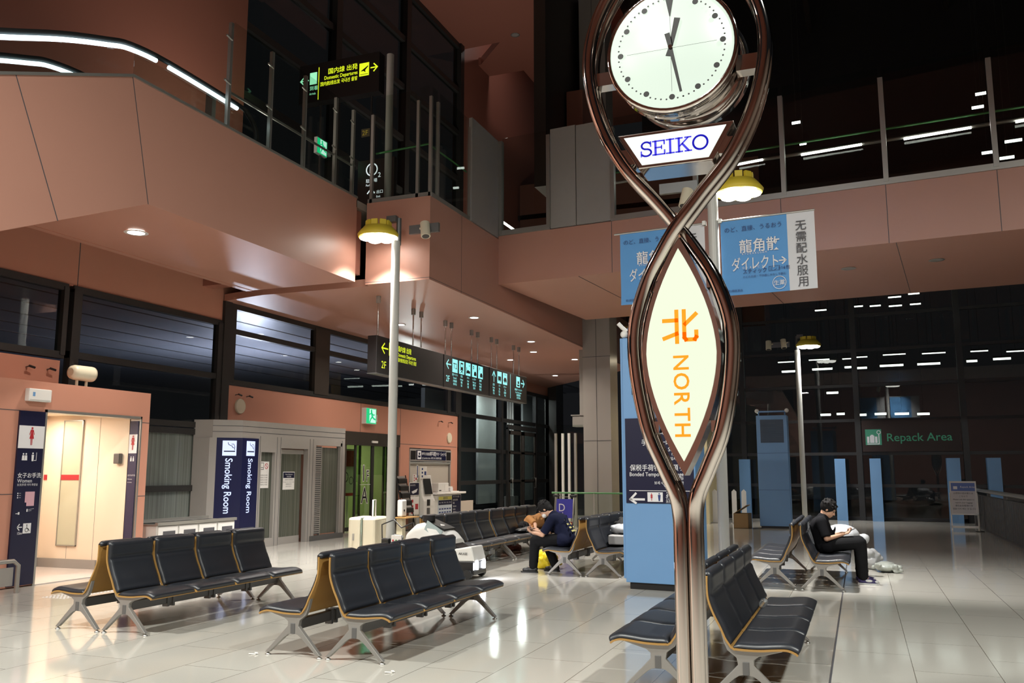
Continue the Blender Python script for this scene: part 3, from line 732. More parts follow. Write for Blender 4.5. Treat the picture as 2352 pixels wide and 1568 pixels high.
BACK = spl([(-0.245, .860), (-0.247, .80), (-0.240, .70), (-0.205, .60), (-0.16, .51), (-0.13, .44), (-0.10, .395)], 4)
SEAT = spl([(-0.085, .380), (0.0, .376), (0.10, .378), (0.20, .388), (0.28, .392), (0.335, .375), (0.355, .36)], 4)
SHELL = BACK+spl([(-0.095, .386), (-0.07, .372)], 2)+[(x, z-0.004) for x, z in SEAT[1:]]
def make_bench(name, label, group):
    t = thing(name, label, 'bench', (0,0,0), 0, group)
    leg_poly = [(-.285,.025),(-.245,.025),(-.085,.165),(-.05,.188),(0,.198),(.05,.188),(.085,.165),(.245,.025),(.285,.025),(.09,.225),(.055,.262),(.055,.300),(.09,.325),(.25,.368),(.25,.378),(.10,.366),(-.07,.362),(-.098,.378),(-.125,.42),(-.155,.50),(-.172,.50),(-.15,.41),(-.125,.355),(-.065,.31),(-.055,.262),(-.09,.225)]
    for y in (0.05, 2.53):
        lg = MB().prism(leg_poly, 'y', y-0.022, y+0.022).build('leg_frame', ALU, t, bevel=0.006)
        MB().box((-.022, y-0.027, .195), (.022, y+0.027, .285)).build('hub_cover', ALUD, lg, bevel=0.003)
        for sx in (-1, 1):
            MB().lathe([(.004,.035),(.008,.02),(.014,.014),(.026,.006),(.026,0)], (sx*.265, y, 0), 14).build('foot', STEEL, lg)
    MB().box((-.026, .07, .225), (.026, 2.51, .315)).build('beam', ALUD, t, bevel=0.006)
    for k in range(4):
        y0 = 0.0+k*0.645+0.01; y1 = y0+0.625
        sh = MB(); n = len(SHELL); vs = []
        P = [Vector(p) for p in SHELL]; off = []
        for i in range(n):
            d = P[min(i+1, n-1)]-P[max(i-1, 0)]; d.normalize(); off.append(Vector((d.y, -d.x))*0.013)
        for yy_ in (y0, y1):
            for i in range(n): vs.append((P[i].x, yy_, P[i].y))
            for i in range(n): vs.append((P[i].x+off[i].x, yy_, P[i].y+off[i].y))
        fs = []; q = 2*n
        for i in range(n-1):
            fs += [(i, i+1, q+i+1, q+i), (n+i, q+n+i, q+n+i+1, n+i+1), (i, n+i, n+i+1, i+1), (q+i, q+i+1, q+n+i+1, q+n+i)]
        fs += [(0, q, q+n, n), (n-1, 2*n-1, q+2*n-1, q+n-1)]
        sh.add(vs, fs)
        so_ = sh.build('seat_shell', WOOD, t)
        sheet([(-0.262,.845),(-0.264,.858),(-0.258,.866),(-0.250,.868),(-0.244,.862)]+BACK[1:], 0.034, y0+.012, y1-.012, dips=(11,), side=1).build('back_cushion', LEATHER, so_)
        sheet(SEAT, 0.036, y0+.012, y1-.012, side=1).build('seat_cushion', LEATHER, so_)
    for k in range(1, 4):
        y = k*0.645
        MB().box((-.035, y-.055, .195), (.035, y-.025, .33)).box((-.035, y+.025, .195), (.035, y+.055, .33)).build('beam_clamp', ALUD, t)
    return t
bg = 'black leather benches with plywood shells in back-to-back pairs'
proto = make_bench('airport_bench', 'left-facing black bench of the leftmost pair, in front of the women restroom', bg)
def place_bench(side, midx, y0, label, first=False, rz=0.0):
    hx = midx+0.31*side
    loc = (hx, y0, 0) if side > 0 else (hx, y0+2.58, 0)
    rot = 0.0 if side > 0 else PI
    if first:
        proto.location = loc; proto.rotation_euler = (0, 0, rot+rz); proto['label'] = label; return proto
    return copy_tree(proto, loc, rot+rz, label)
place_bench(-1, -7.22, 7.05, 'left-facing four-seat bench of the leftmost pair, facing the women restroom', True)
place_bench(1, -7.22, 7.05, 'right-facing four-seat bench of the leftmost pair, in front of the recycling bins')
place_bench(-1, -4.40, 6.76, 'left-facing four-seat bench of the second pair, mostly seen from its amber wooden back')
place_bench(1, -4.40, 6.76, 'right-facing four-seat bench at lower centre with white robot behind it')
place_bench(-1, -1.125, 6.56, 'left-facing four-seat bench partly behind the chrome clock pole')
place_bench(1, -1.125, 6.56, 'right-facing four-seat bench right of the chrome clock pole with a bottle on it')
place_bench(-1, -4.06, 13.42, 'left-facing bench the man in the navy printed tee sits on')
place_bench(1, -4.06, 13.42, 'right-facing bench behind the navy tee man, holding white clothes and a bag')
place_bench(-1, -0.87, 13.05, 'left-facing empty bench behind the man in black at right')
place_bench(1, -0.87, 13.05, 'right-facing bench the man in black with purple shoes sits on')
place_bench(1, -6.61, 13.0, 'right-facing bench behind the robot, the nearer of the two in the back row')
place_bench(1, -6.61, 15.62, 'right-facing bench in the back row with a person in brown lying on it')
place_bench(-1, -6.61, 13.0, 'left-facing bench in the back row beside the brochure stand, backing the robot bench')
place_bench(-1, -6.61, 15.62, 'left-facing bench in the back row backing the bench with the lying person')

# ================================================================== LAMP POSTS
def lamp_post(label, x, y, hz, head_dx, cams, power=450, hy=-0.05):
    t = thing('lamp_post', label, 'lamp post', (x, y, 0), 0, 'indoor lamp posts')
    pole = MB().cyl((0,0,0), (0,0,hz-0.1), 0.082, 28).build('pole', mat('pole_paint', (0.50, 0.50, 0.47), 0.35) if 'pole_paint' not in bpy.data.materials else bpy.data.materials['pole_paint'], t)
    MB().cyl((0,0,0), (0,0,0.02), 0.17, 24).build('base_flange', STEEL, t)
    arm = MB().obox((head_dx*0.1, 0.02, hz+0.35), (0.20, 0.12, 0.12), (0, 0, 0)); arm.cyl((0.0,0.1,hz-0.15), (0.0,0.1,hz+0.38), 0.05, 12)
    arm.obox((-head_dx*0.55+0.0, 0.1, hz+0.12), (0.62, 0.07, 0.17), (0, -0.35*head_dx if False else 0, 0))
    arm.build('bracket', ALUD, t)
    hx = head_dx*0.36
    hd_ = MB().lathe([(0.38,0.0),(0.40,0.05),(0.34,0.13),(0.28,0.20),(0.20,0.22)], (hx, hy, hz), 28)
    for k in range(9):
        a = 2*PI*k/9; hd_.obox((hx+0.22*math.cos(a), hy+0.22*math.sin(a), hz+0.24), (0.05, 0.12, 0.14), (0, 0, a))
    hd_.build('lamp_housing', mat('yellow_housing', (0.72, 0.56, 0.05), 0.5) if 'yellow_housing' not in bpy.data.materials else bpy.data.materials['yellow_housing'], t)
    ln = MB().ball((hx, hy, hz-0.0), (0.25, 0.25, 0.07), 20, 8)
    for k in range(6):
        a = 2*PI*k/6+.3; ln.ball((hx+0.23*math.cos(a), hy+0.23*math.sin(a), hz), (0.14, 0.14, 0.06), 14, 6)
    ln.build('lamp_lens', E_WHITE, t)
    light('lamp_head_light', (x+hx, y+hy, hz-0.12), power, 0.5, (1, 0.97, 0.92), spread=100)
    for cx, cz, ang in cams:
        c_ = MB(); d = Vector((math.sin(ang)*0.35, -0.25, -0.9)).normalized()
        p = Vector((cx, 0.0, cz)); c_.cyl(p-d*0.15, p+d*0.15, 0.09, 18); cc_ = c_.build('spot_head', CREAMP, t)
        MB().cyl(p+d*0.151, p+d*0.155, 0.07, 16).build('spot_glass', BLACK, cc_)
        MB().tube([p+Vector((-0.14*math.copysign(1, cx), 0.05, 0.05)), p], 0.02, 8).build('spot_arm', CREAMP, cc_)
    return t
lamp_post('tall grey lamp post with bright yellow-topped lamp left of the hanging signs', -8.03, 14.5, 6.05, -1, [(0.62, 6.12, 0.6)], 330)
lamp_post('tall grey lamp post behind the clock tower carrying two blue banners', -1.96, 13.8, 6.05, 1, [(-0.42, 5.95, -0.5)], 280, 0.38)
lamp_post('far grey lamp post standing behind the man in black at right', -1.72, 30.2, 5.65, 1, [(-0.42, 5.78, 0.3), (-0.9, 5.75, 0.0)], 110)

# banners on the middle post
def banner(label, x0, x1, mirror=False):
    bn = thing('advertising_banner', label, 'banner', (-1.96, 13.8, 0), R(-5.4), 'blue banners on the lamp post')
    z0, z1 = 4.79, 6.20; w = x1-x0; bn.scale = (0.847, 0.847, 0.847); bn.location.z = 1.6*0.153
    fab = mat('banner_blue', (0.10, 0.30, 0.62), 0.75, noise=0.04, nscale=3) if 'banner_blue' not in bpy.data.materials else bpy.data.materials['banner_blue']
    fabw = mat('banner_white', (0.62, 0.63, 0.66), 0.75) if 'banner_white' not in bpy.data.materials else bpy.data.materials['banner_white']
    xs = x0+w*0.715
    def cloth(a, b_, m):
        mb = MB(); n = 14; vs = []
        for k in range(n+1):
            z = z0+(z1-z0)*k/n
            for q in range(7):
                xx = a+(b_-a)*q/6; vs.append((xx, 0.012*math.sin(z*5+xx*3)*(1-k/n), z))
        N = len(vs); vs += [(p[0], p[1]+0.004, p[2]) for p in vs]
        fs = [(i*7+j, i*7+j+1, (i+1)*7+j+1, (i+1)*7+j) for i in range(n) for j in range(6)]
        fs += [tuple(N+v for v in reversed(f)) for f in fs]
        return mb.add(vs, fs, True).build('banner_fabric', m, bn)
    cb = cloth(x0, xs, fab); cw = cloth(xs, x1, fabw)
    MB().tube([(x0-0.12, 0, z1+0.01), (x1+0.01, 0, z1+0.01)], 0.018, 10).build('top_rod', STEEL, bn)
    MB().box((min(abs(x0), abs(x1))*(1 if x0 > 0 else -1)-0.03, -0.05, z1-0.03), ((min(abs(x0), abs(x1)))*(1 if x0 > 0 else -1)+0.03, 0.05, z1+0.05)).build('clamp', STEEL, bn)
    o = -0.022; cx = (x0+xs)/2
    m1 = MB(); m1.text('のど、直接、うるおう', 0.105, (x0+0.07, o, z1-0.22), VX, VZ, 'L', 0.0); m1.text('スティック', 0.10, (x0+0.38, o, z0+0.38), VX, VZ, 'L', 0.008, squeeze=0.88)
    m1.text('ミント', 0.07, (x0+0.86, o, z0+0.40), VX, VZ); m1.text('16包', 0.08, (x0+1.06, o, z0+0.40), VX, VZ)
    m1.strip([(0,0),(0.19,0),(0.19,0.08),(0,0.08),(0,0)], 0.006, (x0+0.85, o, z0+0.39), VX, VZ)
    m1.text('のどの炎症・不快感に水なしで飲む', 0.048, (x0+0.38, o, z0+0.30), VX, VZ); m1.text('第3類医薬品', 0.05, (x0+0.1, o, z0+0.06), VX, VZ)
    m1.build('navy_lettering', INKNAVY, cb, closed=False)
    m2 = MB(); m2.text('龍角散', 0.265, (x0+0.33, o, z1-0.62), VX, VZ, 'L', 0.012, squeeze=0.92); m2.text('ダイレクト', 0.27, (x0+0.18, o, z1-0.95), VX, VZ, 'L', 0.008, squeeze=0.64)
    m2.strip([(1.04,0.1),(1.15,0.1)], 0.022, (x0, o, z1-0.95), VX, VZ); m2.strip([(1.09,0.16),(1.155,0.1),(1.09,0.04)], 0.022, (x0, o, z1-0.95), VX, VZ)
    m2.text('R Y U K A K U S A N', 0.05, (x0+0.38, o, z1-0.68), VX, VZ); m2.text('D   I   R   E   C   T', 0.05, (x0+0.38, o, z0+0.47), VX, VZ)
    m2.text('生薬', 0.10, (xs-0.17, o, z0+0.16), VX, VZ, 'C', 0.006, valign='M'); m2.ring((xs-0.17, z0+0.16), 0.115, 0.01, (0, o, 0), VX, VZ)
    m2.build('white_lettering', INKWHT, cb, closed=False)
    m3 = MB(); cxx = (xs+x1)/2
    for k, ch in enumerate('无需配水服用'): m3.text(ch, 0.20, (cxx, o, z1-0.25-k*0.205), VX, VZ, 'C', 0.004, valign='M')
    m3.build('grey_lettering', INKGREY, cw, closed=False)
banner('blue and white medicine banner hanging right of the lamp post behind the clock', 0.13, 1.80)
banner('blue and white medicine banner left of the lamp post, partly hidden by the clock tower', -1.84, -0.17)

# ================================================================== HANGING SIGNS
GR = 'ceiling-hung direction signs'
def hsign(name_label, y0, y1):
    h = thing('hanging_sign', name_label, 'hanging sign', (-9.27, y0, 3.64), 0, GR)
    MB().box((-0.22, 0, 0), (0, y1-y0, 0.79)).build('sign_box', SIGNBLK, h, bevel=0.01)
    MB().box((-0.225, 0, -0.012), (0.006, y1-y0, 0.0)).build('lower_edge', ALUD, h)
    return h
XO = Vector((0.002, 0, 0))
def arrow(mb, cx, cz, s_, w, d, off=0.002):
    u_, v_ = {'L': (-VY, VZ), 'R': (VY, VZ), 'U': (VZ, -VY)}[d]
    o = Vector((off, cx, cz))
    mb.strip([(-s_, 0), (s_*0.9, 0)], w, o, u_, v_); mb.strip([(0.1*s_, 0.8*s_), (s_, 0), (0.1*s_, -0.8*s_)], w, o, u_, v_)
h1 = hsign('long black hanging sign with yellow Domestic Departures lettering, nearest of the three', 16.0, 19.2)
m_ = MB(); arrow(m_, 0.34, 0.55, 0.13, 0.03, 'L'); m_.text('2F', 0.22, (0.002, 0.2, 0.12), VY, VZ, 'L', 0.0)
m_.poly([(0.52, 0.42), (0.82, 0.42), (0.82, 0.70), (0.52, 0.70)], XO, VY, VZ)
m_.text('国内線 出発', 0.135, (0.002, 0.90, 0.57), VY, VZ, 'L', 0.008, squeeze=0.9); m_.text('Domestic Departures', 0.115, (0.002, 0.90, 0.45), VY, VZ, 'L', 0.006, squeeze=0.85); m_.text('国内航线出发 국내선 출발', 0.1, (0.002, 0.90, 0.34), VY, VZ, 'L', 0.006, squeeze=0.8)
m_.build('yellow_lettering', E_YEL, h1, closed=False)
m_ = MB(); m_.poly([(0.55, 0.53), (0.78, 0.64), (0.79, 0.62), (0.70, 0.55), (0.70, 0.49), (0.65, 0.53)], XO, VY, VZ, 0.003); m_.build('plane_symbol', SIGNBLK, h1, closed=False)
h2 = hsign('black hanging sign with cyan T2, train, hotel, rental car and parking symbols', 19.25, 22.05)
m_ = MB(); k_ = MB(); arrow(m_, 0.25, 0.57, 0.13, 0.03, 'L'); m_.text('2F', 0.22, (0.002, 0.10, 0.14), VY, VZ)
names = [('T2', '第2ターミナル', 'Terminal 2', '2号航站楼', '제2터미널'), ('', '鉄 道', 'Railways', '铁路', '철도'), ('', 'ホテル', 'Hotel', '酒店', '호텔'), ('', 'レンタカー', 'Rent-a-car', '租赁汽车', '렌터카'), ('P', '駐車場', 'Parking', '停车场', '주차장')]
for i, nm in enumerate(names):
    c0 = 0.46+i*0.40
    m_.poly([(c0, 0.40), (c0+0.31, 0.40), (c0+0.31, 0.73), (c0, 0.73)], XO, VY, VZ)
    for k, tx in enumerate(nm[1:]): m_.text(tx, 0.066, (0.002, c0+0.155, 0.32-k*0.078), VY, VZ, 'C', 0.008, squeeze=0.75)
    if nm[0] == 'T2': k_.text('T2', 0.2, (0.004, c0+0.155, 0.565), VY, VZ, 'C', 0.01, valign='M')
    if i == 1:
        k_.poly([(c0+.08,.50),(c0+.23,.50),(c0+.23,.69),(c0+.08,.69)], XO, VY, VZ, 0.003); k_.strip([(c0+.08,.43),(c0+.23,.5)], .02, XO, VY, VZ, .003); k_.strip([(c0+.23,.43),(c0+.08,.5)], .02, XO, VY, VZ, .003)
        m_.poly([(c0+.105,.58),(c0+.205,.58),(c0+.205,.65),(c0+.105,.65)], XO, VY, VZ, 0.005)
    if i == 2:
        k_.strip([(c0+.05,.6),(c0+.05,.45)], .025, XO, VY, VZ, .003); k_.poly([(c0+.05,.46),(c0+.27,.46),(c0+.27,.52),(c0+.12,.55),(c0+.05,.5)], XO, VY, VZ, .003); k_.disc((c0+.22,.66), .02, XO, VY, VZ, .003)
    if i >= 3:
        k_.poly([(c0+.12,.44),(c0+.28,.44),(c0+.28,.50),(c0+.24,.55),(c0+.16,.55),(c0+.12,.50)], XO, VY, VZ, .003)
        if i == 4: k_.text('P', 0.14, (0.004, c0+0.05, 0.60), VY, VZ, 'L', 0.01)
        else: k_.ring((c0+.09, .65), .035, .02, XO, VY, VZ, .003)
m_.build('cyan_lettering', E_CYAN, h2, closed=False); k_.build('symbols', SIGNBLK, h2, closed=False)
h3 = hsign('black hanging sign with cyan bus, taxi and ferry symbols, farthest of the three', 22.1, 25.0)
m_ = MB(); k_ = MB(); arrow(m_, 0.30, 0.56, 0.14, 0.03, 'U')
for i, nm in enumerate([('送 迎', 'Street', '接送', '거리'), ('バ ス', 'Bus', '巴士', '버스'), ('タクシー', 'Taxi', '出租车', '택시')]):
    c0 = 0.13+i*0.42
    if i:
        m_.poly([(c0, 0.40), (c0+0.32, 0.40), (c0+0.32, 0.73), (c0, 0.73)], XO, VY, VZ)
        k_.poly([(c0+.05,.49),(c0+.27,.49),(c0+.27,.60 if i == 1 else .54),(c0+.22,.60),(c0+.10,.60),(c0+.05,.60 if i == 1 else .54)], XO, VY, VZ, .003); k_.disc((c0+.11,.48), .028, XO, VY, VZ, .003); k_.disc((c0+.22,.48), .028, XO, VY, VZ, .003)
        if i == 2: k_.text('TAXI', 0.07, (0.004, c0+.16, .66), VY, VZ, 'C', .01)
    for k, tx in enumerate(nm): m_.text(tx, 0.072, (0.002, c0+0.16, 0.31-k*0.082), VY, VZ, 'C', 0.008, squeeze=0.8)
m_.strip([(1.55, 0.06), (1.55, 0.74)], 0.02, XO, VY, VZ)
m_.poly([(2.02, 0.42), (2.32, 0.42), (2.32, 0.73), (2.02, 0.73)], XO, VY, VZ); arrow(m_, 2.55, 0.56, 0.13, 0.035, 'R')
k_.poly([(2.06,.50),(2.28,.50),(2.25,.45),(2.10,.45)], XO, VY, VZ, .003); k_.poly([(2.12,.52),(2.24,.52),(2.24,.60),(2.12,.60)], XO, VY, VZ, .003)
for k, tx in enumerate(('高速船チケットセンター', 'Ferry Ticket Counter', '高速船售票处', '고속선 매표소')): m_.text(tx, 0.07, (0.002, 2.2, 0.32-k*0.08), VY, VZ, 'C', 0.006, squeeze=0.8)
m_.build('cyan_lettering', E_CYAN, h3, closed=False); k_.build('symbols', SIGNBLK, h3, closed=False)
for y, par, base in ((15.7+0.5, h1, 16.0), (17.8, h1, 16.0), (18.2, h1, 16.0), (19.5, h2, 19.25), (19.85, h2, 19.25), (21.1, h2, 19.25), (21.5, h2, 19.25), (22.45, h3, 22.1), (22.85, h3, 22.1), (24.15, h3, 22.1), (24.6, h3, 22.1)):
    r_ = MB().cyl((-0.1, y-base, 0.78), (-0.1, y-base, 1.66), 0.018, 10).build('hanger_rod', CHROME2, par)
    MB().cyl((-0.1, y-base, 1.52), (-0.1, y-base, 1.66), 0.05, 14).build('rod_collar', GREYP, r_)

# downlights in the soffit
def downlight(x, y, z, r=0.09, on=True, label=None, power=75):
    t = thing('downlight', label or 'small round recessed downlight in the salmon soffit', 'downlight', (x, y, z), 0, 'lit downlights in the salmon soffit' if on else 'unlit downlights')
    MB().lathe([(r*1.0,-0.002),(r*1.35,-0.004),(r*1.4,-0.008),(r*1.35,-0.012),(r*1.0,-0.012)], (0,0,0), 24, caps=False).build('trim_ring', WHITEP if on else STEEL, t)
    MB().cyl((0,0,-0.010), (0,0,-0.004), r*0.98, 20).build('lamp', E_WHITE if on else GREYP, t)
    if on: light('downlight_beam', (x, y, z-0.03), power, r*1.8, (1, 0.9, 0.78), spread=140)
for i, (x, y) in enumerate(((-8.53, 19.35), (-8.61, 23.6), (-8.66, 27.96), (-10.69, 19.61), (-10.85, 32.45), (-10.7, 27.3), (-9.3, 25.7))):
    downlight(x, y, 5.302, 0.10, True, ('lit ceiling downlight above the second hanging sign, near the soffit edge', 'lit ceiling downlight near the soffit edge above the third hanging sign', 'lit ceiling downlight at the far right end near the grey column', 'lit ceiling downlight just right of the left lamp post', 'farthest small lit downlight at the end of the soffit', 'lit ceiling downlight behind the rods of the third hanging sign', 'lit ceiling downlight close behind the last hanger rods')[i])
downlight(-10.32, 10.34, 5.29, 0.13, True, 'bright downlight under the escalator truss at left', 60)
for s_, off in ((2.4, 2.3), (7.45, 1.9), (9.15, 1.9)):
    p = BP(s_, off, 5.9); downlight(p[0], p[1], 5.9, 0.11, False, 'unlit downlight under the bridge, '+('left of the banners' if s_ < 3 else 'just right of the banners' if s_ < 8 else 'rightmost one'))
for x, y in ((-10.64, 27.6), (-10.65, 32.0), (-9.0, 26.4)):
    downlight(x, y, 17.0, 0.12, False, 'unlit downlight in the high dark salmon ceiling, '+('nearest the window wall' if x == -10.64 else 'beside the light well' if y > 30 else 'rightmost by the grey column'))
# ================================================================== RESTROOM ENTRANCE (left)
BX = -11.05
rr = thing('restroom_entrance', 'salmon clad women restroom entrance box with bright cream interior at the far left', 'restroom entrance', (BX, 8.0, 0))
q = MB()   # front wall with opening y 9.60..11.40 (local 1.60..3.42)
q.box((-0.2, -6.0, 0), (0, 1.60, 2.9)).box((-0.2, 1.60, 2.47), (0, 3.62, 2.9)).box((-0.2, 3.44, 0), (0, 3.62, 2.47)).box((-1.75, 3.44, 0), (-0.2, 3.62, 2.9)).box((-1.75, -6.0, 2.75), (-0.2, 3.44, 2.9))
q.build('cladding', SALMON2, rr)
j = MB(); j.box((0, -6, 2.455), (0.003, 1.15, 2.465)).box((0, 3.43, 2.40), (0.003, 3.62, 2.41)).box((0, -6, 1.285), (0.003, 1.15, 1.295)).box((0, 3.44, 1.2), (0.003, 3.62, 1.21)); j.build('panel_joint', INKGREY, rr)
q = MB().box((-0.22, 1.56, 0), (0.012, 1.60, 2.50)).box((-0.22, 3.42, 0), (0.012, 3.45, 2.50)).box((-0.22, 1.56, 2.46), (0.012, 3.45, 2.50)); q.build('door_frame', STEEL, rr)
q = MB().box((-2.2, 3.42, 0), (-0.2, 3.44, 2.7)).box((-2.12, 0.2, 0), (-2.05, 3.42, 2.7)).box((-2.05, 0.2, 2.55), (-0.2, 3.42, 2.6)).box((-2.05, 0.2, 0), (-0.2, 0.24, 2.6)); q.build('interior_wall', CREAMW, rr)
MB().box((-2.05, 0.24, 0.002), (-0.0, 3.42, 0.012)).build('stone_floor', STONE, rr)
MB().box((-2.05, 3.39, 0.01), (-0.75, 3.42, 0.16)).box((-2.05, 0.3, 0.01), (-2.02, 3.39, 0.16)).build('skirting', GREYP, rr)
mp_ = MB().box((-1.64, 3.400, 0.38), (-1.22, 3.418, 2.46)).build('tall_panel', mat('pale_grey_green', (0.50, 0.49, 0.36), 0.3), rr)
f = MB()
for a, b_ in (((-1.65,3.39,0.37),(-1.635,3.418,2.47)), ((-1.225,3.39,0.37),(-1.21,3.418,2.47)), ((-1.65,3.39,0.37),(-1.21,3.418,0.385)), ((-1.65,3.39,2.455),(-1.21,3.418,2.47))): f.box(a, b_)
f.build('panel_frame', STEEL, mp_)
MB().box((-1.645, 3.395, 1.46), (-1.215, 3.40, 1.55)).build('red_band', INKRED, mp_)
MB().box((-2.05, 3.411, 1.46), (-1.98, 3.418, 1.55)).build('red_band', INKRED, rr)
MB().box((-0.45, 3.34, 1.73), (-0.33, 3.418, 1.90)).build('wall_dispenser', ALUD, rr, bevel=0.01)
MB().box((-0.855, 3.415, 0.16), (-0.852, 3.421, 2.5)).box((-1.43, 3.415, 0.16), (-1.427, 3.421, 0.38)).build('wall_joint', GREYP, rr)
light('restroom_light', (BX-0.9, 9.9, 2.5), 55, 0.5, (1, 0.88, 0.74), shape='RECTANGLE', sy=1.2)
light('restroom_light', (BX-1.6, 10.9, 2.5), 18, 0.3, (1, 0.88, 0.74))
# signs
def woman(mb, o, u_, v_, s_, off=0.002):
    mb.disc((0, 0.42*s_), 0.055*s_, o, u_, v_, off, 18)
    mb.poly([(-0.055*s_,0.35*s_),(0.055*s_,0.35*s_),(0.085*s_,0.33*s_),(0.145*s_,0.12*s_),(0.115*s_,0.10*s_),(0.07*s_,0.24*s_),(0.055*s_,0.24*s_),(0.125*s_,-0.08*s_),(-0.125*s_,-0.08*s_),(-0.055*s_,0.24*s_),(-0.07*s_,0.24*s_),(-0.115*s_,0.10*s_),(-0.145*s_,0.12*s_),(-0.085*s_,0.33*s_)], o, u_, v_, off)
    for d in (-1, 1): mb.poly([(d*0.01*s_,-0.08*s_),(d*0.05*s_,-0.08*s_),(d*0.045*s_,-0.38*s_),(d*0.012*s_,-0.38*s_)], o, u_, v_, off)
ws = thing('restroom_sign', 'tall navy women restroom sign panel left of the opening', 'sign', (BX+0.002, 9.13, 0.03), 0)
MB().box((0, 0, 0), (0.03, 0.42, 2.43)).build('panel', NAVY, ws)
o_ = (0.031, 0, 0)
MB().box((0.03, 0, 1.90), (0.034, 0.42, 2.22)).build('white_field', INKWHT, ws)
m_ = MB(); woman(m_, (0.035, 0.21, 2.06), VY, VZ, 0.30); m_.build('red_woman_symbol', INKRED, ws, closed=False)
m_ = MB()
m_.text('女子お手洗', 0.078, (0.032, 0.03, 1.49), VY, VZ, 'L', 0.01); m_.text('Women', 0.072, (0.032, 0.035, 1.42), VY, VZ, 'L', 0.004); m_.text('女洗手间 여자 화장실', 0.037, (0.032, 0.035, 1.375), VY, VZ)
for cx in (0.10, 0.145): m_.disc((cx, 1.82), 0.013, o_, VY, VZ, 0.001, 12); m_.poly([(cx-0.018, 1.80), (cx+0.018, 1.80), (cx+0.022, 1.73), (cx-0.022, 1.73)], o_, VY, VZ, 0.001)
m_.disc((0.255, 1.83), 0.013, o_, VY, VZ, 0.001, 12); m_.poly([(0.235, 1.81), (0.275, 1.81), (0.27, 1.72), (0.24, 1.72)], o_, VY, VZ, 0.001); m_.strip([(0.315, 1.84), (0.315, 1.73), (0.28, 1.73)], 0.008, o_, VY, VZ, 0.001)
for k in range(3): m_.disc((0.06, 1.27-k*0.03), 0.01, o_, VY, VZ, 0.001, 10); m_.strip([(0.08, 1.27-k*0.03), (0.11, 1.27-k*0.03)], 0.004, o_, VY, VZ, 0.001)
m_.strip([(0.05, 0.99), (0.08, 0.99)], 0.008, o_, VY, VZ, 0.001); m_.poly([(0.085,0.975),(0.11,0.975),(0.11,1.01),(0.085,1.01)], o_, VY, VZ, 0.001); m_.poly([(0.22,1.01),(0.24,1.01),(0.24,1.05),(0.22,1.05)], o_, VY, VZ, 0.001); m_.strip([(0.25,1.04),(0.34,1.05)], 0.004, o_, VY, VZ, 0.001); m_.strip([(0.25,1.02),(0.30,1.025)], 0.004, o_, VY, VZ, 0.001)
m_.strip([(0.09, 0.80), (0.165, 0.80)], 0.014, o_, VY, VZ, 0.001); m_.strip([(0.125, 0.84), (0.09, 0.80), (0.125, 0.76)], 0.014, o_, VY, VZ, 0.001); m_.text('15m', 0.05, (0.032, 0.09, 0.70), VY, VZ, 'L', 0.01)
m_.poly([(0.185, 0.71), (0.315, 0.71), (0.315, 0.85), (0.185, 0.85)], o_, VY, VZ, 0.001)
m_.build('white_lettering', INKWHT, ws, closed=False)
MB().poly([(0.18,1.14),(0.21,1.14),(0.21,1.09),(0.335,1.09),(0.335,1.29),(0.18,1.29)], o_, VY, VZ, 0.001).build('pink_floor_plan', mat('pink_plan', (0.62, 0.36, 0.42), 0.6), ws, closed=False)
m_ = MB(); m_.disc((0.245, 0.825), 0.009, o_, VY, VZ, 0.003, 10); m_.strip([(0.245, 0.81), (0.25, 0.775), (0.275, 0.77), (0.29, 0.74)], 0.008, o_, VY, VZ, 0.003); m_.ring((0.245, 0.757), 0.026, 0.007, o_, VY, VZ, 0.003, 18); m_.build('wheelchair_symbol', INKBLK, ws, closed=False)
ws2 = thing('restroom_sign', 'narrow navy restroom sign on the right jamb inside the opening', 'sign', (BX-0.19, 11.40, 0.03), 0)
MB().box((0, 0, 0), (0.17, 0.015, 2.40)).build('panel', mat('navy_sign_side', (0.03, 0.027, 0.07), 0.5), ws2)
MB().box((0, -0.004, 1.87), (0.17, 0, 2.18)).build('white_field', INKWHT, ws2)
m_ = MB(); woman(m_, (0.085, -0.005, 2.03), VX, VZ, 0.28); m_.build('red_woman_symbol', INKRED, ws2, closed=False)
m_ = MB(); m_.text('女子お手洗', 0.032, (0.01, -0.002, 1.50), VX, VZ); m_.text('Women', 0.03, (0.01, -0.002, 1.44), VX, VZ); m_.text('여자 화장실', 0.02, (0.01, -0.002, 1.39), VX, VZ)
for cx in (0.06, 0.11): m_.disc((cx, 1.81), 0.01, (0,-0.002,0), VX, VZ, 0, 10); m_.poly([(cx-0.013, 1.795), (cx+0.013, 1.795), (cx+0.015, 1.74), (cx-0.015, 1.74)], (0,-0.002,0), VX, VZ)
m_.build('white_lettering', INKWHT, ws2, closed=False)
# white box on the lintel, cylinder floodlight on the roof edge
wb = thing('wall_box', 'small white wall box with blue sticker above the restroom sign', 'wall box', (BX, 9.20, 2.60))
MB().box((0, 0, 0), (0.09, 0.38, 0.18)).build('casing', PAPER, wb, bevel=0.01)
MB().box((0.09, 0.06, 0.07), (0.092, 0.10, 0.13)).build('blue_sticker', BLUE, wb)
MB().box((0.09, 0.02, 0.018), (0.093, 0.36, 0.022)).build('seam', GREYP, wb)
sp = thing('floodlight', 'cream cylinder floodlight standing on top of the restroom box', 'floodlight', (BX-0.12, 10.28, 2.9))
MB().lathe([(0.06,-0.21),(0.10,-0.19),(0.115,-0.14),(0.12,0.16),(0.115,0.2),(0.10,0.2),(0.09,0.12)], (0,0,0.21), 28, 'y').build('body', CREAMP, sp)
MB().lathe([(0.001,0.13),(0.095,0.13)], (0,0,0.21), 24, 'y', caps=False).build('lens', STEEL, sp)
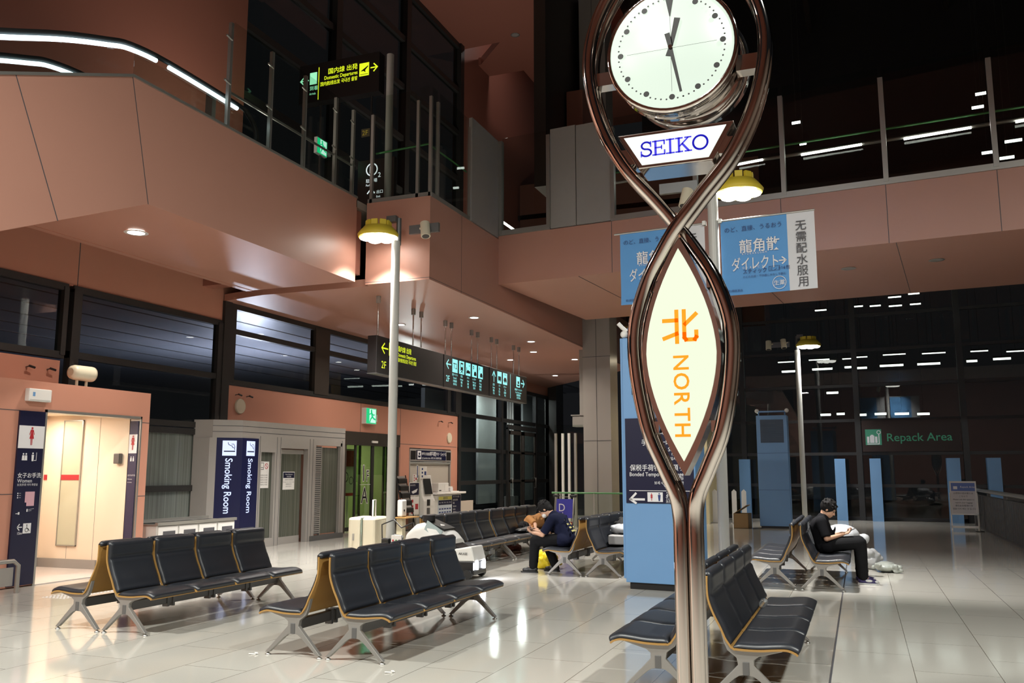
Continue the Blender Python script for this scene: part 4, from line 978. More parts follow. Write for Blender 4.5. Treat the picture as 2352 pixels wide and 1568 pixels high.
MB().box((-0.015, -0.1, 0), (0.015, -0.07, 0.12)).build('bracket', CREAMP, sp); MB().box((-0.015, 0.08, 0), (0.015, 0.11, 0.12)).build('bracket', CREAMP, sp)
# metal barrier at lower left and tactile dots
br = thing('metal_barrier', 'low silver tube barrier at the left edge in front of the restroom sign', 'barrier', (-10.9, 8.5, 0))
MB().tube([(0.3, -2.0, 0.0), (0.3, -2.0, 0.42), (0.3, 0.36, 0.42), (0.32, 0.42, 0.36), (0.32, 0.42, 0.0)], 0.03, 12).build('tube_frame', STEEL, br)
MB().box((0.29, -1.9, 0.1), (0.31, 0.36, 0.34)).build('infill_plate', GREYP, br)
td = MB()
for a in range(7):
    for b_ in range(26): td.lathe([(0.018, 0.0), (0.014, 0.004), (0.004, 0.005)], (-9.9+a*0.06-b_*0.0, 8.75+b_*0.06, 0.0), 8)
tag(td.build('tactile_paving', PAPER), 'strip of small raised white dots on the floor before the restroom', 'tactile paving', kind='stuff')

# recycling bins
rb = thing('recycling_bins', 'white and grey recycling bin station with four doors under the frosted window', 'recycling bin', (-11.75, 11.95, 0))
MB().box((0, 0, 0.05), (0.68, 2.0, 0.70)).box((0.02, 0.02, 0), (0.64, 1.98, 0.05)).build('cabinet', WHITEP, rb, bevel=0.008)
t_ = MB(); 
for a, b_ in (((-0.02,-0.02,0.70),(0.72,2.02,0.72)),): t_.box(a, b_)
t_.box((-0.02,-0.02,0.72),(0.06,2.02,0.77)).box((0.66,-0.02,0.72),(0.72,2.02,0.75))
t_.build('steel_top', STEEL, rb)
for k, (a, b_) in enumerate(((0.08,0.48),(0.58,0.98),(1.06,1.42),(1.52,1.90))):
    MB().box((0.14, a, 0.718), (0.58, b_, 0.722)).build('opening', BLACK, rb)
    d = MB().box((0.68, 0.5*k+0.02, 0.08), (0.70, 0.5*k+0.48, 0.68)).build('door', PAPER, rb, bevel=0.004)
    MB().box((0.70, 0.5*k+0.13, 0.24), (0.704, 0.5*k+0.42, 0.60)).build('door_window', mat('bin_window', (0.08, 0.08, 0.09), 0.2) if 'bin_window' not in bpy.data.materials else bpy.data.materials['bin_window'], d)
    MB().box((0.70, 0.5*k+0.05, 0.3), (0.715, 0.5*k+0.075, 0.42)).build('handle', STEEL, d)
MB().box((0.1, -0.008, 0.45), (0.25, 0, 0.49)).build('side_slot', BLACK, rb)

# ================================================================== SMOKING ROOM
sr = thing('smoking_room', 'grey aluminium smoking room with ribbed glass doors beside the navy sign', 'smoking room', (-12.0, 15.26, 0))
fr_ = MB()
prof_ = [(-0.8, -0.55), (-0.42, -0.42), (0, 0), (0, 4.0), (-0.8, 4.0)]
fr_.prism(prof_, 'z', 2.30, 2.67)
fr_.prism([(-0.8,-0.55),(-0.46,-0.46),(-0.36,-0.36),(-0.5,-0.1),(-0.8,-0.1)], 'z', 0, 2.30)
for y0, y1, z0, z1 in ((0.54,0.66,0,2.3),(0.66,1.14,2.02,2.3),(1.14,1.23,0,2.3),(1.23,1.37,0,2.3),(1.37,2.40,2.12,2.3),(2.40,2.54,0,2.3),(2.54,2.73,0,2.3),(2.73,3.88,2.22,2.3),(3.80,4.0,0,2.3),(0.66,1.14,0,0.18)):
    fr_.box((-0.12, y0, z0), (0, y1, z1))
fr_.build('frame', GREYP, sr)
g_ = MB()
for z in (2.42, 2.54): g_.prism([(-0.425,-0.425),(0.003,-0.003),(0.003,4.0),(0,4.0),(0,0)], 'z', z, z+0.012)
for y in (0.60, 1.20, 1.33, 2.47, 2.60, 3.86): g_.box((-0.005, y, 0), (0.003, y+0.01, 2.36))
g_.build('seam', INKGREY, sr)
for y0, y1, z0, z1 in ((0.66,1.14,0.18,2.02),(2.98,3.80,0.14,2.18)): MB().box((-0.09, y0, z0), (-0.08, y1, z1)).build('ribbed_glass', FROST2, sr)
MB().box((-0.1, 2.73, 0.14), (-0.02, 2.98, 2.2)).build('vent_back', ALUD, sr)
lv = MB()
for k in range(44): lv.obox((-0.03, 2.855, 0.19+k*0.0455), (0.05, 0.24, 0.012), (0, R(35), 0))
lv.build('vent_louvers', GREYP, sr); MB().box((-0.06, 2.97, 0.12), (-0.01, 3.0, 2.2)).build('vent_post', STEEL, sr)
MB().box((-0.1, 2.56, 0), (0.01, 4.0, 0.12)).build('base_plinth', ALUD, sr)
dr = MB().box((-0.16, 1.40, 0.02), (-0.12, 2.30, 2.02)).build('sliding_door', FROST2, sr)
MB().box((-0.17, 1.40, 0.0), (-0.11, 2.30, 0.16)).box((-0.17, 1.40, 2.0), (-0.11, 2.38, 2.1)).build('door_rail', GREYP, dr)
MB().box((-0.12, 1.42, 1.0), (-0.10, 1.45, 1.06)).build('door_lock', STEEL, dr)
# stickers
n1 = MB().box((-0.078, 0.70, 1.25), (-0.074, 1.04, 1.82)).build('notice', PAPER, sr)
m_ = MB(); o_ = (-0.073, 0.70, 1.25)
m_.strip([(0.04,0.40),(0.15,0.40),(0.15,0.54),(0.04,0.54),(0.04,0.40)], 0.012, o_, VY, VZ); m_.strip([(0.06,0.44),(0.13,0.44)], 0.012, o_, VY, VZ)
for k in range(5): m_.text('喫煙所以外禁煙', 0.035, (-0.073, 0.75, 1.51-k*0.05), VY, VZ)
m_.build('notice_text', INKBLK, n1, closed=False)
m_ = MB(); m_.ring((0.25, 0.47), 0.055, 0.014, o_, VY, VZ); m_.strip([(0.21, 0.51), (0.29, 0.43)], 0.014, o_, VY, VZ); m_.build('no_smoking_symbol', INKRED, n1, closed=False)
n2 = MB().box((-0.118, 1.62, 1.20), (-0.114, 2.06, 1.60)).build('notice', PAPER, dr)
MB().box((-0.114, 1.63, 1.46), (-0.112, 2.05, 1.585)).build('navy_header', NAVY, n2)
m_ = MB(); m_.text('Hours Operation', 0.04, (-0.111, 1.84, 1.53), VY, VZ, 'C'); m_.text('6:00-23:00', 0.04, (-0.111, 1.84, 1.48), VY, VZ, 'C'); m_.build('white_lettering', INKWHT, n2, closed=False)
m_ = MB()
for k, tx in enumerate(('当喫煙所の利用時間は', 'Smoking room is closed at night', '吸烟室营业时间', '흡연실 이용시간')): m_.text(tx, 0.032, (-0.113, 1.84, 1.41-k*0.05), VY, VZ, 'C')
m_.build('notice_text', INKGREY, n2, closed=False)
# navy illuminated wrap sign
ns = thing('smoking_sign', 'tall navy illuminated Smoking Room sign wrapping the corner', 'sign', (-12.0, 15.26, 0))
MB().prism([(-0.36,-0.36),(0.012,0.0),(0.012,0.54),(-0.02,0.54),(-0.02,0.02),(-0.38,-0.34)], 'z', 0.0, 2.30).build('navy_panel', E_BLUEBG, ns)
d_ = Vector((1, 1, 0)).normalized(); nrm = Vector((1,-1,0)).normalized()
def smoke_face(o, u_):
    o = Vector(o); a = MB(); a.poly([(-0.14, 1.93), (0.14, 1.93), (0.14, 2.24), (-0.14, 2.24)], o, u_, VZ, 0.003); w_ = a.build('light_field', E_LAV, ns, closed=False)
    b_ = MB(); b_.strip([(-0.10, 2.02), (0.08, 2.02)], 0.024, o, u_, VZ, 0.006); b_.strip([(0.09, 2.02), (0.105, 2.02)], 0.024, o, u_, VZ, 0.006)
    b_.strip([(-0.03,2.20),(-0.02,2.16),(0.02,2.14),(0.05,2.13),(0.06,2.10),(0.10,2.09),(0.105,2.05)], 0.012, o, u_, VZ, 0.006); b_.strip([(0.04,2.17),(0.08,2.17),(0.10,2.13),(0.11,2.10)], 0.010, o, u_, VZ, 0.006)
    b_.build('cigarette_symbol', NAVY, w_, closed=False)
    c_ = MB(); c_.text('Smoking Room', 0.205, o+VZ*1.88+u_*(-0.07), (0,0,-1), u_, 'L', 0.012, off=0.004*(-1 if False else 1), squeeze=0.90)
    c_.build('lettering', E_LAV, ns, closed=False)
smoke_face((0.0125, 0.27, 0), VY)
smoke_face(tuple(Vector((-0.174, -0.18, 0))+nrm*0.003), d_)
# oval speakers, wall spotlights
def speaker(label, y, z):
    s_ = thing('wall_speaker', label, 'speaker', (WX, y, z))
    MB().lathe([(0.17,0.0),(0.17,0.03),(0.155,0.045),(0.14,0.04)], (0,0,0), 28, 'x').build('rim', CREAMP, s_)
    MB().lathe([(0.14,0.035),(0.001,0.038)], (0,0,0), 28, 'x', caps=False).build('grille', mat('speaker_grille', (0.22, 0.19, 0.16), 0.7) if 'speaker_grille' not in bpy.data.materials else bpy.data.materials['speaker_grille'], s_)
speaker('round grey wall speaker above the smoking room sign', 16.13, 3.04); speaker('round grey wall speaker near the right end of the salmon wall', 27.0, 2.72)
def wall_hook(label, y, z):
    s_ = thing('wall_camera', label, 'camera', (WX, y, z))
    MB().tube([(0,0,0),(0.06,0,0.01),(0.12,0.0,0.01)], 0.012, 8).build('arm', ALUD, s_)
    MB().cyl((0.12,-0.04,0.01),(0.12,0.07,-0.01),0.02,10).build('lens_barrel', BLACK, s_)
for lb_, y, z in (('left one of two small wall cameras above the restroom box', 10.64, 3.32), ('right one of two small wall cameras above the restroom box', 11.05, 3.32), ('left one of two small wall cameras above the smoking room', 15.97, 3.28), ('right one of two small wall cameras above the smoking room', 16.35, 3.27), ('left one of two thin wall brackets at the end of the salmon wall', 26.2, 3.22), ('right one of two thin wall brackets at the end of the salmon wall', 26.95, 3.22)): wall_hook(lb_, y, z)

# ================================================================== SLIDING DOORS + VESTIBULE
sd = thing('sliding_doors', 'dark framed automatic glass sliding doors marked 1F A', 'sliding door', (WX, 20.5, 0))
MB().box((-0.15, 0, 2.32), (0.05, 3.0, 2.68)).box((-0.12, 0, 0), (0.03, 0.08, 2.32)).box((-0.12, 2.9, 0), (0.03, 3.0, 2.32)).build('header', DARKFR2, sd)
MB().box((0.05, 1.35, 2.40), (0.08, 1.65, 2.46)).build('sensor', PAPER, sd)
greenish = glass('door_glass_green', (0.75, 0.85, 0.7), 0.04)
for k, (a, b_, x) in enumerate(((0.10, 0.95, -0.08), (0.55, 1.5, -0.03), (1.5, 2.45, -0.03), (2.2, 2.9, -0.08))):
    f_ = MB(); f_.box((x, a, 0.03), (x+0.04, a+0.07, 2.32)).box((x, b_-0.07, 0.03), (x+0.04, b_, 2.32)).box((x, a, 0.03), (x+0.04, b_, 0.13))
    lf_ = f_.build('door_leaf', DARKFR, sd); MB().box((x+0.015, a+0.07, 0.13), (x+0.02, b_-0.07, 2.32)).build('door_glass', greenish, lf_)
m_ = MB(); m_.text('1', 0.62, (0.03, 0.86, 1.35), VY, VZ, 'L', 0.0, squeeze=0.8); m_.text('F', 0.42, (0.03, 1.12, 1.35), VY, VZ, 'L', 0.0, squeeze=0.8); m_.text('A', 0.62, (0.03, 0.88, 0.75), VY, VZ, 'L', 0.0, squeeze=0.85)
m_.build('black_lettering', INKBLK, sd, closed=False)
m_ = MB(); m_.text('1', 0.62, (0.028, 0.86, 1.35), VY, VZ, 'L', 0.035, squeeze=0.8); m_.text('F', 0.42, (0.028, 1.12, 1.35), VY, VZ, 'L', 0.045, squeeze=0.8); m_.text('A', 0.62, (0.028, 0.88, 0.75), VY, VZ, 'L', 0.035, squeeze=0.85); m_.build('white_outline', PAPER, sd, closed=False)
m_ = MB(); m_.strip([(0.80, 1.25), (1.35, 1.25)], 0.012, (0.03,0,0), VY, VZ); m_.build('divider_line', PAPER, sd, closed=False)
vst = MB().box((WX-3.0, 20.4, 0), (WX-2.9, 25.0, 2.9)).box((WX-3.0, 23.3, 0), (WX-0.3, 23.4, 2.9)).box((WX-3.0, 20.4, 2.8), (WX-0.3, 23.4, 2.9)).box((WX-3, 20.35, 0), (WX-0.3, 20.4, 2.9))
struct(vst.build('wall_vestibule', mat('vestibule_wall', (0.34, 0.38, 0.20), 0.6)))
light('vestibule_light', (WX-1.6, 22.0, 2.7), 40, 0.5, (1, 0.95, 0.7))
ps = thing('poster', 'red and white poster standing behind the sliding door glass', 'poster', (WX-0.9, 21.75, 0.0))
MB().box((0, 0, 0.9), (0.03, 0.8, 2.25)).box((0.0, 0.35, 0), (0.02, 0.45, 0.9)).build('board', PAPER, ps); MB().box((0.03, 0.03, 1.75), (0.034, 0.77, 2.2)).build('red_header', INKRED, ps); MB().box((0.03, 0.03, 0.92), (0.034, 0.77, 1.0)).build('red_footer', INKRED, ps)
m_ = MB(); m_.ring((0.25, 1.45), 0.13, 0.03, (0.036,0,0), VY, VZ); m_.ring((0.55, 1.35), 0.1, 0.02, (0.036,0,0), VY, VZ); m_.build('drawing', INKGREY, ps, closed=False)

# ================================================================== FERRY TICKET COUNTER
fc_ = thing('shuttered_ticket_window', 'ticket window with closed grey shutter and navy ferry sign', 'ticket window', (WX, 24.2, 0))
MB().box((-0.12, 0, 1.93), (0.02, 2.95, 2.30)).box((-0.12, 0, 0), (0.01, 0.06, 1.93)).box((-0.12, 2.89, 0), (0.01, 2.95, 1.93)).build('frame', GREYP, fc_)
MB().box((-0.1, 0.06, 0), (-0.06, 2.89, 1.88)).build('shutter', mat('shutter_beige', (0.42, 0.38, 0.33), 0.5), fc_); MB().cyl((-0.03, 0.03, 1.87), (-0.03, 2.92, 1.87), 0.045, 12).build('shutter_roller', STEEL, fc_)
MB().box((0.02, 0.05, 1.97), (0.025, 0.38, 2.24)).box((0.02, 2.58, 1.97), (0.025, 2.9, 2.24)).build('dark_field', SIGNBLK, fc_)
sg = MB().box((0.02, 0.42, 1.97), (0.035, 2.52, 2.26)).build('navy_sign', NAVY, fc_)
m_ = MB(); m_.poly([(0.47,1.99),(0.72,1.99),(0.72,2.24),(0.47,2.24)], (0.037,0,0), VY, VZ); m_.text('神戸行き高速船', 0.10, (0.037, 0.76, 2.12), VY, VZ, 'L', 0.004, squeeze=0.8); m_.text('神戸-関空ベイ・シャトル', 0.15, (0.037, 1.32, 2.11), VY, VZ, 'L', 0.01, squeeze=0.72); m_.text('High Speed Boat to Kobe  고베행 고속선  前往神戸高速船', 0.075, (0.037, 0.76, 2.00), VY, VZ, squeeze=0.78); m_.build('white_lettering', INKWHT, sg, closed=False)
m_ = MB(); m_.poly([(0.50,2.10),(0.69,2.10),(0.66,2.04),(0.53,2.04)], (0.039,0,0), VY, VZ); m_.poly([(0.55,2.12),(0.64,2.12),(0.64,2.19),(0.55,2.19)], (0.039,0,0), VY, VZ); m_.build('ship_symbol', NAVY, sg, closed=False)
CX = -11.9
ctr = thing('ticket_counter', 'white counter with timetable posters in front of the ticket window', 'counter', (CX, 24.08, 0)); ctr.scale = (1, 0.81, 1)
MB().box((-0.55, 0.1, 0), (-0.03, 2.5, 0.90)).build('body', WHITEP, ctr)
MB().box((-0.65, 0, 0.92), (0.12, 2.6, 0.98)).build('counter_top', PAPER, ctr, bevel=0.02)
tt = MB().box((-0.03, 0.45, 0.12), (-0.015, 1.62, 0.86)).build('timetable_poster', mat('pale_blue_paper', (0.50, 0.56, 0.62), 0.7), ctr)
MB().box((-0.015, 0.46, 0.60), (-0.012, 1.61, 0.74)).build('navy_band', NAVY, tt); MB().box((-0.015, 0.46, 0.75), (-0.012, 1.61, 0.85)).build('yellow_band', mat('yellow_ink', (0.62, 0.58, 0.12), 0.6), tt)
m_ = MB()
for c_ in range(5): m_.text('神戸 %02d:%02d' % (6+c_*2, 5*c_), 0.05, (-0.010, 0.5+0.22*c_, 0.65), VY, VZ, squeeze=0.6)
m_.build('white_lettering', INKWHT, tt, closed=False)
m_ = MB()
for r_ in range(4):
    for c_ in range(5): m_.poly([(0.5+0.22*c_,0.16+0.1*r_),(0.66+0.22*c_,0.16+0.1*r_),(0.66+0.22*c_,0.20+0.1*r_),(0.5+0.22*c_,0.20+0.1*r_)], (-0.0125,0,0), VY, VZ)
m_.text('運航時刻表', 0.08, (-0.011, 0.85, 0.77), VY, VZ)
m_.build('table_print', INKNAVY, tt, closed=False)
np_ = MB().box((-0.03, 1.68, 0.15), (-0.015, 2.45, 0.88)).build('navy_poster', NAVY, ctr)
m_ = MB()
for k in range(7): m_.text(('ポートアイランドと関空を', '約30分で結ぶ高速船', '乗船券', 'Ticket Counter', 'Bay Shuttle', '高速船乗り場', '售票处')[k], 0.065, (-0.012, 1.72, 0.80-k*0.095), VY, VZ, squeeze=0.75)
m_.build('white_lettering', INKWHT, np_, closed=False)
bxx = thing('desk_box', 'white box standing on the ticket counter', 'box', (CX-0.35, 24.5, 0.98)); MB().box((0, 0, 0), (0.3, 0.75, 0.28)).build('casing', WHITEP, bxx, bevel=0.02); MB().box((0.3, 0.45, 0.05), (0.305, 0.68, 0.22)).build('label_plate', PAPER, bxx); MB().box((0.3, 0.06, 0.04), (0.305, 0.2, 0.07)).build('slot', BLACK, bxx)
bx2 = thing('leaflet_tray', 'clear leaflet tray at the right end of the ticket counter', 'tray', (CX-0.3, 25.4, 0.98)); MB().box((0, 0, 0), (0.25, 0.6, 0.02)).box((0,0,0),(0.02,0.6,0.16)).build('tray', PAPER, bx2); MB().box((0.03, 0.05, 0.02), (0.2, 0.25, 0.13)).build('leaflets', INKWHT, bx2)
part_ = tag(MB().box((-12.2, 26.3, 0.0), (-12.14, 27.55, 0.66)).build('low_partition', mat('partition_cream', (0.50, 0.43, 0.36), 0.6)), 'low cream partition board right of the ticket counter', 'partition')
# kiosk with tablet
kk = thing('tablet_kiosk', 'white kiosk with tablet screen and stickers left of the ticket counter', 'kiosk', (CX+0.05, 22.95, 0))
MB().prism([(0.05,0),(0.05,0.75),(-0.02,0.9),(-0.1,1.5),(-0.18,1.5),(-0.3,0)], 'y', 0.32, 1.05).build('body', WHITEP, kk, bevel=0.02)
tb = MB().hexa([(0.005,0.47,0.95),(0.005,0.93,0.95),(-0.085,0.93,1.40),(-0.085,0.47,1.40)], [(0.02,0.47,0.95),(0.02,0.93,0.95),(-0.07,0.93,1.40),(-0.07,0.47,1.40)]); tb.build('tablet_screen', BLACK, kk)
for k, (a, z, m__) in enumerate(((0.50,0.62,BLACK),(0.72,0.62,PAPER),(0.50,0.38,ALUD),(0.74,0.36,PAPER),(0.46,0.12,PAPER))): MB().box((0.05, a, z), (0.06, a+0.18, z+0.18)).build('sticker', m__, kk)
MB().cyl((0.05, 0.78, 0.22), (0.065, 0.78, 0.22), 0.07, 16).build('orange_button', mat('orange_plastic', (0.8, 0.3, 0.02), 0.4), kk)
for lab, y, z0, z1, w_, col in (('navy and white brochure poster beside the brochure rack', 22.55, 0.92, 1.30, 0.60, NAVY), ('white illustrated poster under the navy brochure poster', 22.55, 0.38, 0.90, 0.60, PAPER), ('small white upright notice above the kiosk posters', 22.75, 1.30, 1.52, 0.25, PAPER), ('white and blue sheet notice standing behind the kiosk', 23.2, 1.40, 1.75, 0.42, PAPER)):
    t_ = thing('poster_board', lab, 'poster', (CX-0.02, y, 0)); bd = MB().box((0, 0, z0), (0.015, w_, z1)); bd.box((-0.01, w_/2-0.02, 0), (0.0, w_/2+0.02, z0+0.1)); bd.build('board', PAPER, t_)
    MB().box((0.015, 0.02, z0+0.02), (0.018, w_-0.02, z1-0.02)).build('print', col, t_)
    m_ = MB()
    if col is NAVY: m_.poly([(0.12,z0+0.12),(0.5,z0+0.2),(0.42,z0+0.1),(0.2,z0+0.06)], (0.02,0,0), VY, VZ); m_.text('BAY SHUTTLE', 0.06, (0.02, 0.05, z1-0.1), VY, VZ, squeeze=0.8); m_.build('boat_print', INKWHT, t_, closed=False)
    else:
        for k in range(3): m_.poly([(0.05*w_/0.25*1,z0+0.04+k*(z1-z0)*0.3),(0.4*w_,z0+0.04+k*(z1-z0)*0.3),(0.4*w_,z0+0.04+k*(z1-z0)*0.3+(z1-z0)*0.16),(0.05*w_/0.25,z0+0.04+k*(z1-z0)*0.3+(z1-z0)*0.16)], (0.02,0,0), VY, VZ)
        m_.poly([(0.6*w_,z0+0.3*(z1-z0)),(0.9*w_,z0+0.3*(z1-z0)),(0.9*w_,z0+0.6*(z1-z0)),(0.6*w_,z0+0.6*(z1-z0))], (0.02,0,0), VY, VZ); m_.build('print_detail', INKNAVY if '—' in lab or 'blue' in lab else INKRED, t_, closed=False)
pa = thing('hanging_tag', 'narrow blue and white vertical tag above the kiosk notices', 'tag', (CX-0.05, 23.05, 0)); MB().box((0,0,1.40),(0.01,0.09,1.80)).box((0,0.04,0),(0.01,0.05,1.4)).build('tag_board', PAPER, pa); MB().box((0.01,0.02,1.43),(0.012,0.07,1.77)).build('blue_print', INKNAVY, pa)
# brochure rack
bk = thing('brochure_rack', 'dark slanted brochure rack full of grey leaflets beside the kiosk', 'brochure rack', (CX+0.15, 21.85, 0))
MB().tube([(0.1,0.05,0),(0.0,0.05,0.5),(-0.25,0.05,1.5)], 0.015, 8).tube([(0.1,0.62,0),(0.0,0.62,0.5),(-0.25,0.62,1.5)], 0.015, 8).box((-0.1,0,0),(0.15,0.68,0.03)).build('frame', BLACK, bk)
for k in range(5):
    zz = 0.48+k*0.2; xx = -0.0-k*0.055
    pz = MB().hexa([(xx-0.02,0.1,zz),(xx-0.02,0.58,zz),(xx+0.06,0.58,zz),(xx+0.06,0.1,zz)], [(xx-0.05,0.1,zz+0.17),(xx-0.05,0.58,zz+0.17),(xx+0.05,0.58,zz+0.12),(xx+0.05,0.1,zz+0.12)]).build('pocket', BLACK, bk)
    MB().obox((xx+0.0, 0.34, zz+0.12), (0.012, 0.42, 0.16), (0, R(-18), 0)).build('leaflets', GREYP if k else PAPER, pz)
# ================================================================== LUGGAGE, SANITISER, ROBOT
lc = thing('suitcase', 'large cream ribbed suitcase with raised handle left of the lamp post', 'suitcase', (-9.15, 15.15, 0), R(12)); lc.scale = (1.18, 1.1, 1.06)
for k, (a, b_) in enumerate(((-0.02, 0.19), (0.215, 0.44))):
    s_ = MB().box((a, -0.35, 0.06), (b_, 0.35, 0.70)).build('shell', CREAMP, lc, bevel=0.04)
    r_ = MB()
    for q in range(9): r_.box((a+0.02, -0.356, 0.0), (b_-0.02, -0.35, 0.001)) if False else r_.box((b_-0.004 if k else a-0.004, -0.27+q*0.066, 0.12), ((b_+0.004) if k else (a+0.004), -0.255+q*0.066, 0.64))
    r_.build('rib', CREAMP, s_)
MB().box((0.19, -0.345, 0.065), (0.215, 0.345, 0.695)).build('zip_gasket', mat('grey_green', (0.20, 0.24, 0.19), 0.6), lc)
MB().tube([(0.30, -0.05, 0.68), (0.30, -0.05, 1.0), (0.30, 0.10, 1.0), (0.30, 0.10, 0.68)], 0.014, 10).build('trolley_handle', WHITEP, lc)
for x_ in (0.03, 0.38):
    for y_ in (-0.28, 0.28): MB().lathe([(0.03,-0.014),(0.03,0.014)], (x_, y_, 0.031), 14, 'y').box((x_-0.012, y_-0.02, 0.03), (x_+0.012, y_+0.02, 0.07)).build('wheel', BLACK, lc)
MB().box((0.2, -0.36, 0.30), (0.21, -0.345, 0.42)).box((0.06, -0.36, 0.30), (0.09, -0.345, 0.42)).build('latch', STEEL, lc)
hs = thing('sanitiser_stand', 'cream hand sanitiser stand with wooden tray right of the lamp post', 'sanitiser stand', (-9.0, 16.7, 0))
MB().box((-0.07, -0.07, 0), (0.07, 0.07, 0.66)).build('post', mat('cream_post', (0.55, 0.50, 0.36), 0.5), hs); MB().box((-0.2, -0.2, 0), (0.2, 0.2, 0.02)).build('base', STEEL, hs)
MB().box((-0.1, -0.18, 0.64), (0.22, 0.42, 0.665)).build('wooden_tray', WOOD, hs, bevel=0.01)
dp = MB().box((-0.05, -0.10, 0.665), (0.07, 0.12, 1.02)).build('dispenser', WHITEP, hs, bevel=0.03); MB().box((0.07, -0.02, 0.78), (0.075, 0.02, 0.82)).build('sensor', BLACK, dp)
rbt = thing('service_robot', 'white service robot with dark panel and two bright headlights behind the centre bench', 'robot', (-5.96, 12.69, 0), R(0))
def hull_body(mb, secs, n=20):
    vs = []
    for (cx, cy, cz, rx, rz_, p) in secs:
        for k in range(n):
            a = 2*PI*k/n; c_, s_ = math.cos(a), math.sin(a)
            vs.append((cx, cy+rx*math.copysign(abs(c_)**p, c_), cz+rz_*math.copysign(abs(s_)**p, s_)))
    m = len(secs); fs = [(i*n+k, i*n+(k+1) % n, (i+1)*n+(k+1) % n, (i+1)*n+k) for i in range(m-1) for k in range(n)]
    mb.add(vs, fs, True); mb.add(vs[:n], [tuple(range(n))]); mb.add(vs[-n:], [tuple(range(n))]); return mb
bdy = hull_body(MB(), [(-0.72,0,0.42,0.16,0.12,0.6),(-0.66,0,0.46,0.26,0.22,0.6),(-0.52,0,0.52,0.30,0.28,0.6),(-0.34,0,0.55,0.31,0.29,0.6),(-0.14,0,0.50,0.31,0.28,0.6),(0.02,0,0.42,0.29,0.26,0.6),(0.12,0,0.36,0.26,0.22,0.6)])
bdy.build('white_shell', WHITEP, rbt)
MB().hexa([(-0.36,-0.2,0.83),(-0.02,-0.2,0.70),(-0.02,0.2,0.70),(-0.36,0.2,0.83)], [(-0.36,-0.2,0.86),(-0.02,-0.2,0.73),(-0.02,0.2,0.73),(-0.36,0.2,0.86)]).build('dark_panel', BLACK, rbt)
MB().hexa([(-0.32,-0.27,0.72),(-0.05,-0.29,0.56),(-0.04,-0.22,0.69),(-0.30,-0.21,0.84)], [(-0.32,-0.29,0.725),(-0.05,-0.31,0.565),(-0.04,-0.235,0.71),(-0.30,-0.225,0.86)]).build('screen', mat('screen_grey', (0.35, 0.42, 0.42), 0.2), rbt)
MB().cyl((-0.36,-0.05,0.84),(-0.36,-0.05,0.93),0.10,18).build('lidar_dome', BLACK, rbt)
hd2 = MB().hexa([(0.20,-0.24,0.26),(0.50,-0.22,0.26),(0.50,0.22,0.26),(0.20,0.24,0.26)], [(0.16,-0.24,0.44),(0.44,-0.22,0.48),(0.44,0.22,0.48),(0.16,0.24,0.44)]).build('front_box', WHITEP, rbt, bevel=0.02)
MB().text('AKASE', 0.05, (0.24, -0.245, 0.36), VX, VZ, 'L', 0.01).build('lettering', INKBLK, hd2, closed=False)
MB().obox((0.12,0,0.42),(0.22,0.36,0.16),(0,R(30),0)).build('neck', BLACK, rbt)
for y_ in (-0.17, 0.10): MB().box((0.495, y_, 0.14), (0.515, y_+0.06, 0.26)).box((0.43, -0.235, 0.14), (0.49, -0.225, 0.25)).build('headlight', emit('headlight', (0.9, 0.92, 1.0), 18) if 'headlight' not in bpy.data.materials else bpy.data.materials['headlight'], rbt)
MB().box((-0.6, -0.24, 0.06), (0.49, 0.24, 0.27)).build('chassis', BLACK, rbt, bevel=0.02)
for x_ in (-0.45, 0.40):
    for y_ in (-0.26, 0.26): MB().lathe([(0.07,-0.03),(0.075,0),(0.07,0.03)], (x_, y_, 0.075), 20, 'y').build('wheel', RUBBER, rbt)
light('robot_headlight', (-5.42, 12.66, 0.2), 10, 0.1, (0.9, 0.92, 1.0), rot=(0, R(-90), 0))
gv = thing('cleaning_cart', 'cluttered dark equipment cart with white control box and yellow ball behind the bench', 'cart', (-7.62, 14.02, 0)); gv.scale = (0.75, 0.75, 0.9)
MB().box((-0.45, -0.25, 0.1), (0.45, 0.25, 0.3)).build('deck', BLACK, gv); 
for k, (x_, y_, z_, s_, m__) in enumerate(((-0.3,0,0.42,0.12,BLACK),(-0.05,0.1,0.45,0.15,ALUD),(0.2,-0.05,0.4,0.1,BLACK),(0.32,0.1,0.5,0.13,BLACK))): MB().obox((x_,y_,z_-0.03),(s_*1.6,s_*1.2,s_*1.7),(0.2*k,0.15*k,0.5*k)).build('bundle', m__, gv, bevel=0.02)
MB().tube([(-0.4,0,0.3),(-0.42,0,0.75),(-0.1,0,0.85),(0.1,0,0.7),(0.4,0,0.8)],0.015,8).build('cable', BLACK, gv)
cb_ = MB().obox((0.12,-0.26,0.46),(0.26,0.05,0.22),(0,0,0)).build('control_box', PAPER, gv)
for k, c_ in enumerate((INKRED, GREENR, BLACK)): MB().cyl((0.04+k*0.08,-0.285,0.47),(0.04+k*0.08,-0.295,0.47),0.022,12).build('button', c_, cb_)
MB().ball((-0.33,-0.25,0.33),0.06,14,10).build('yellow_ball', mat('yellow_green', (0.6, 0.65, 0.08), 0.4), gv); MB().obox((0.05,-0.26,0.27),(0.3,0.04,0.06)).build('orange_bar', mat('orange_red', (0.7, 0.12, 0.03), 0.5), gv)
for x_ in (-0.35, 0.35):
    for y_ in (-0.2, 0.2): MB().lathe([(0.05,-0.015),(0.05,0.015)], (x_, y_, 0.05), 14, 'y').build('wheel', RUBBER, gv)
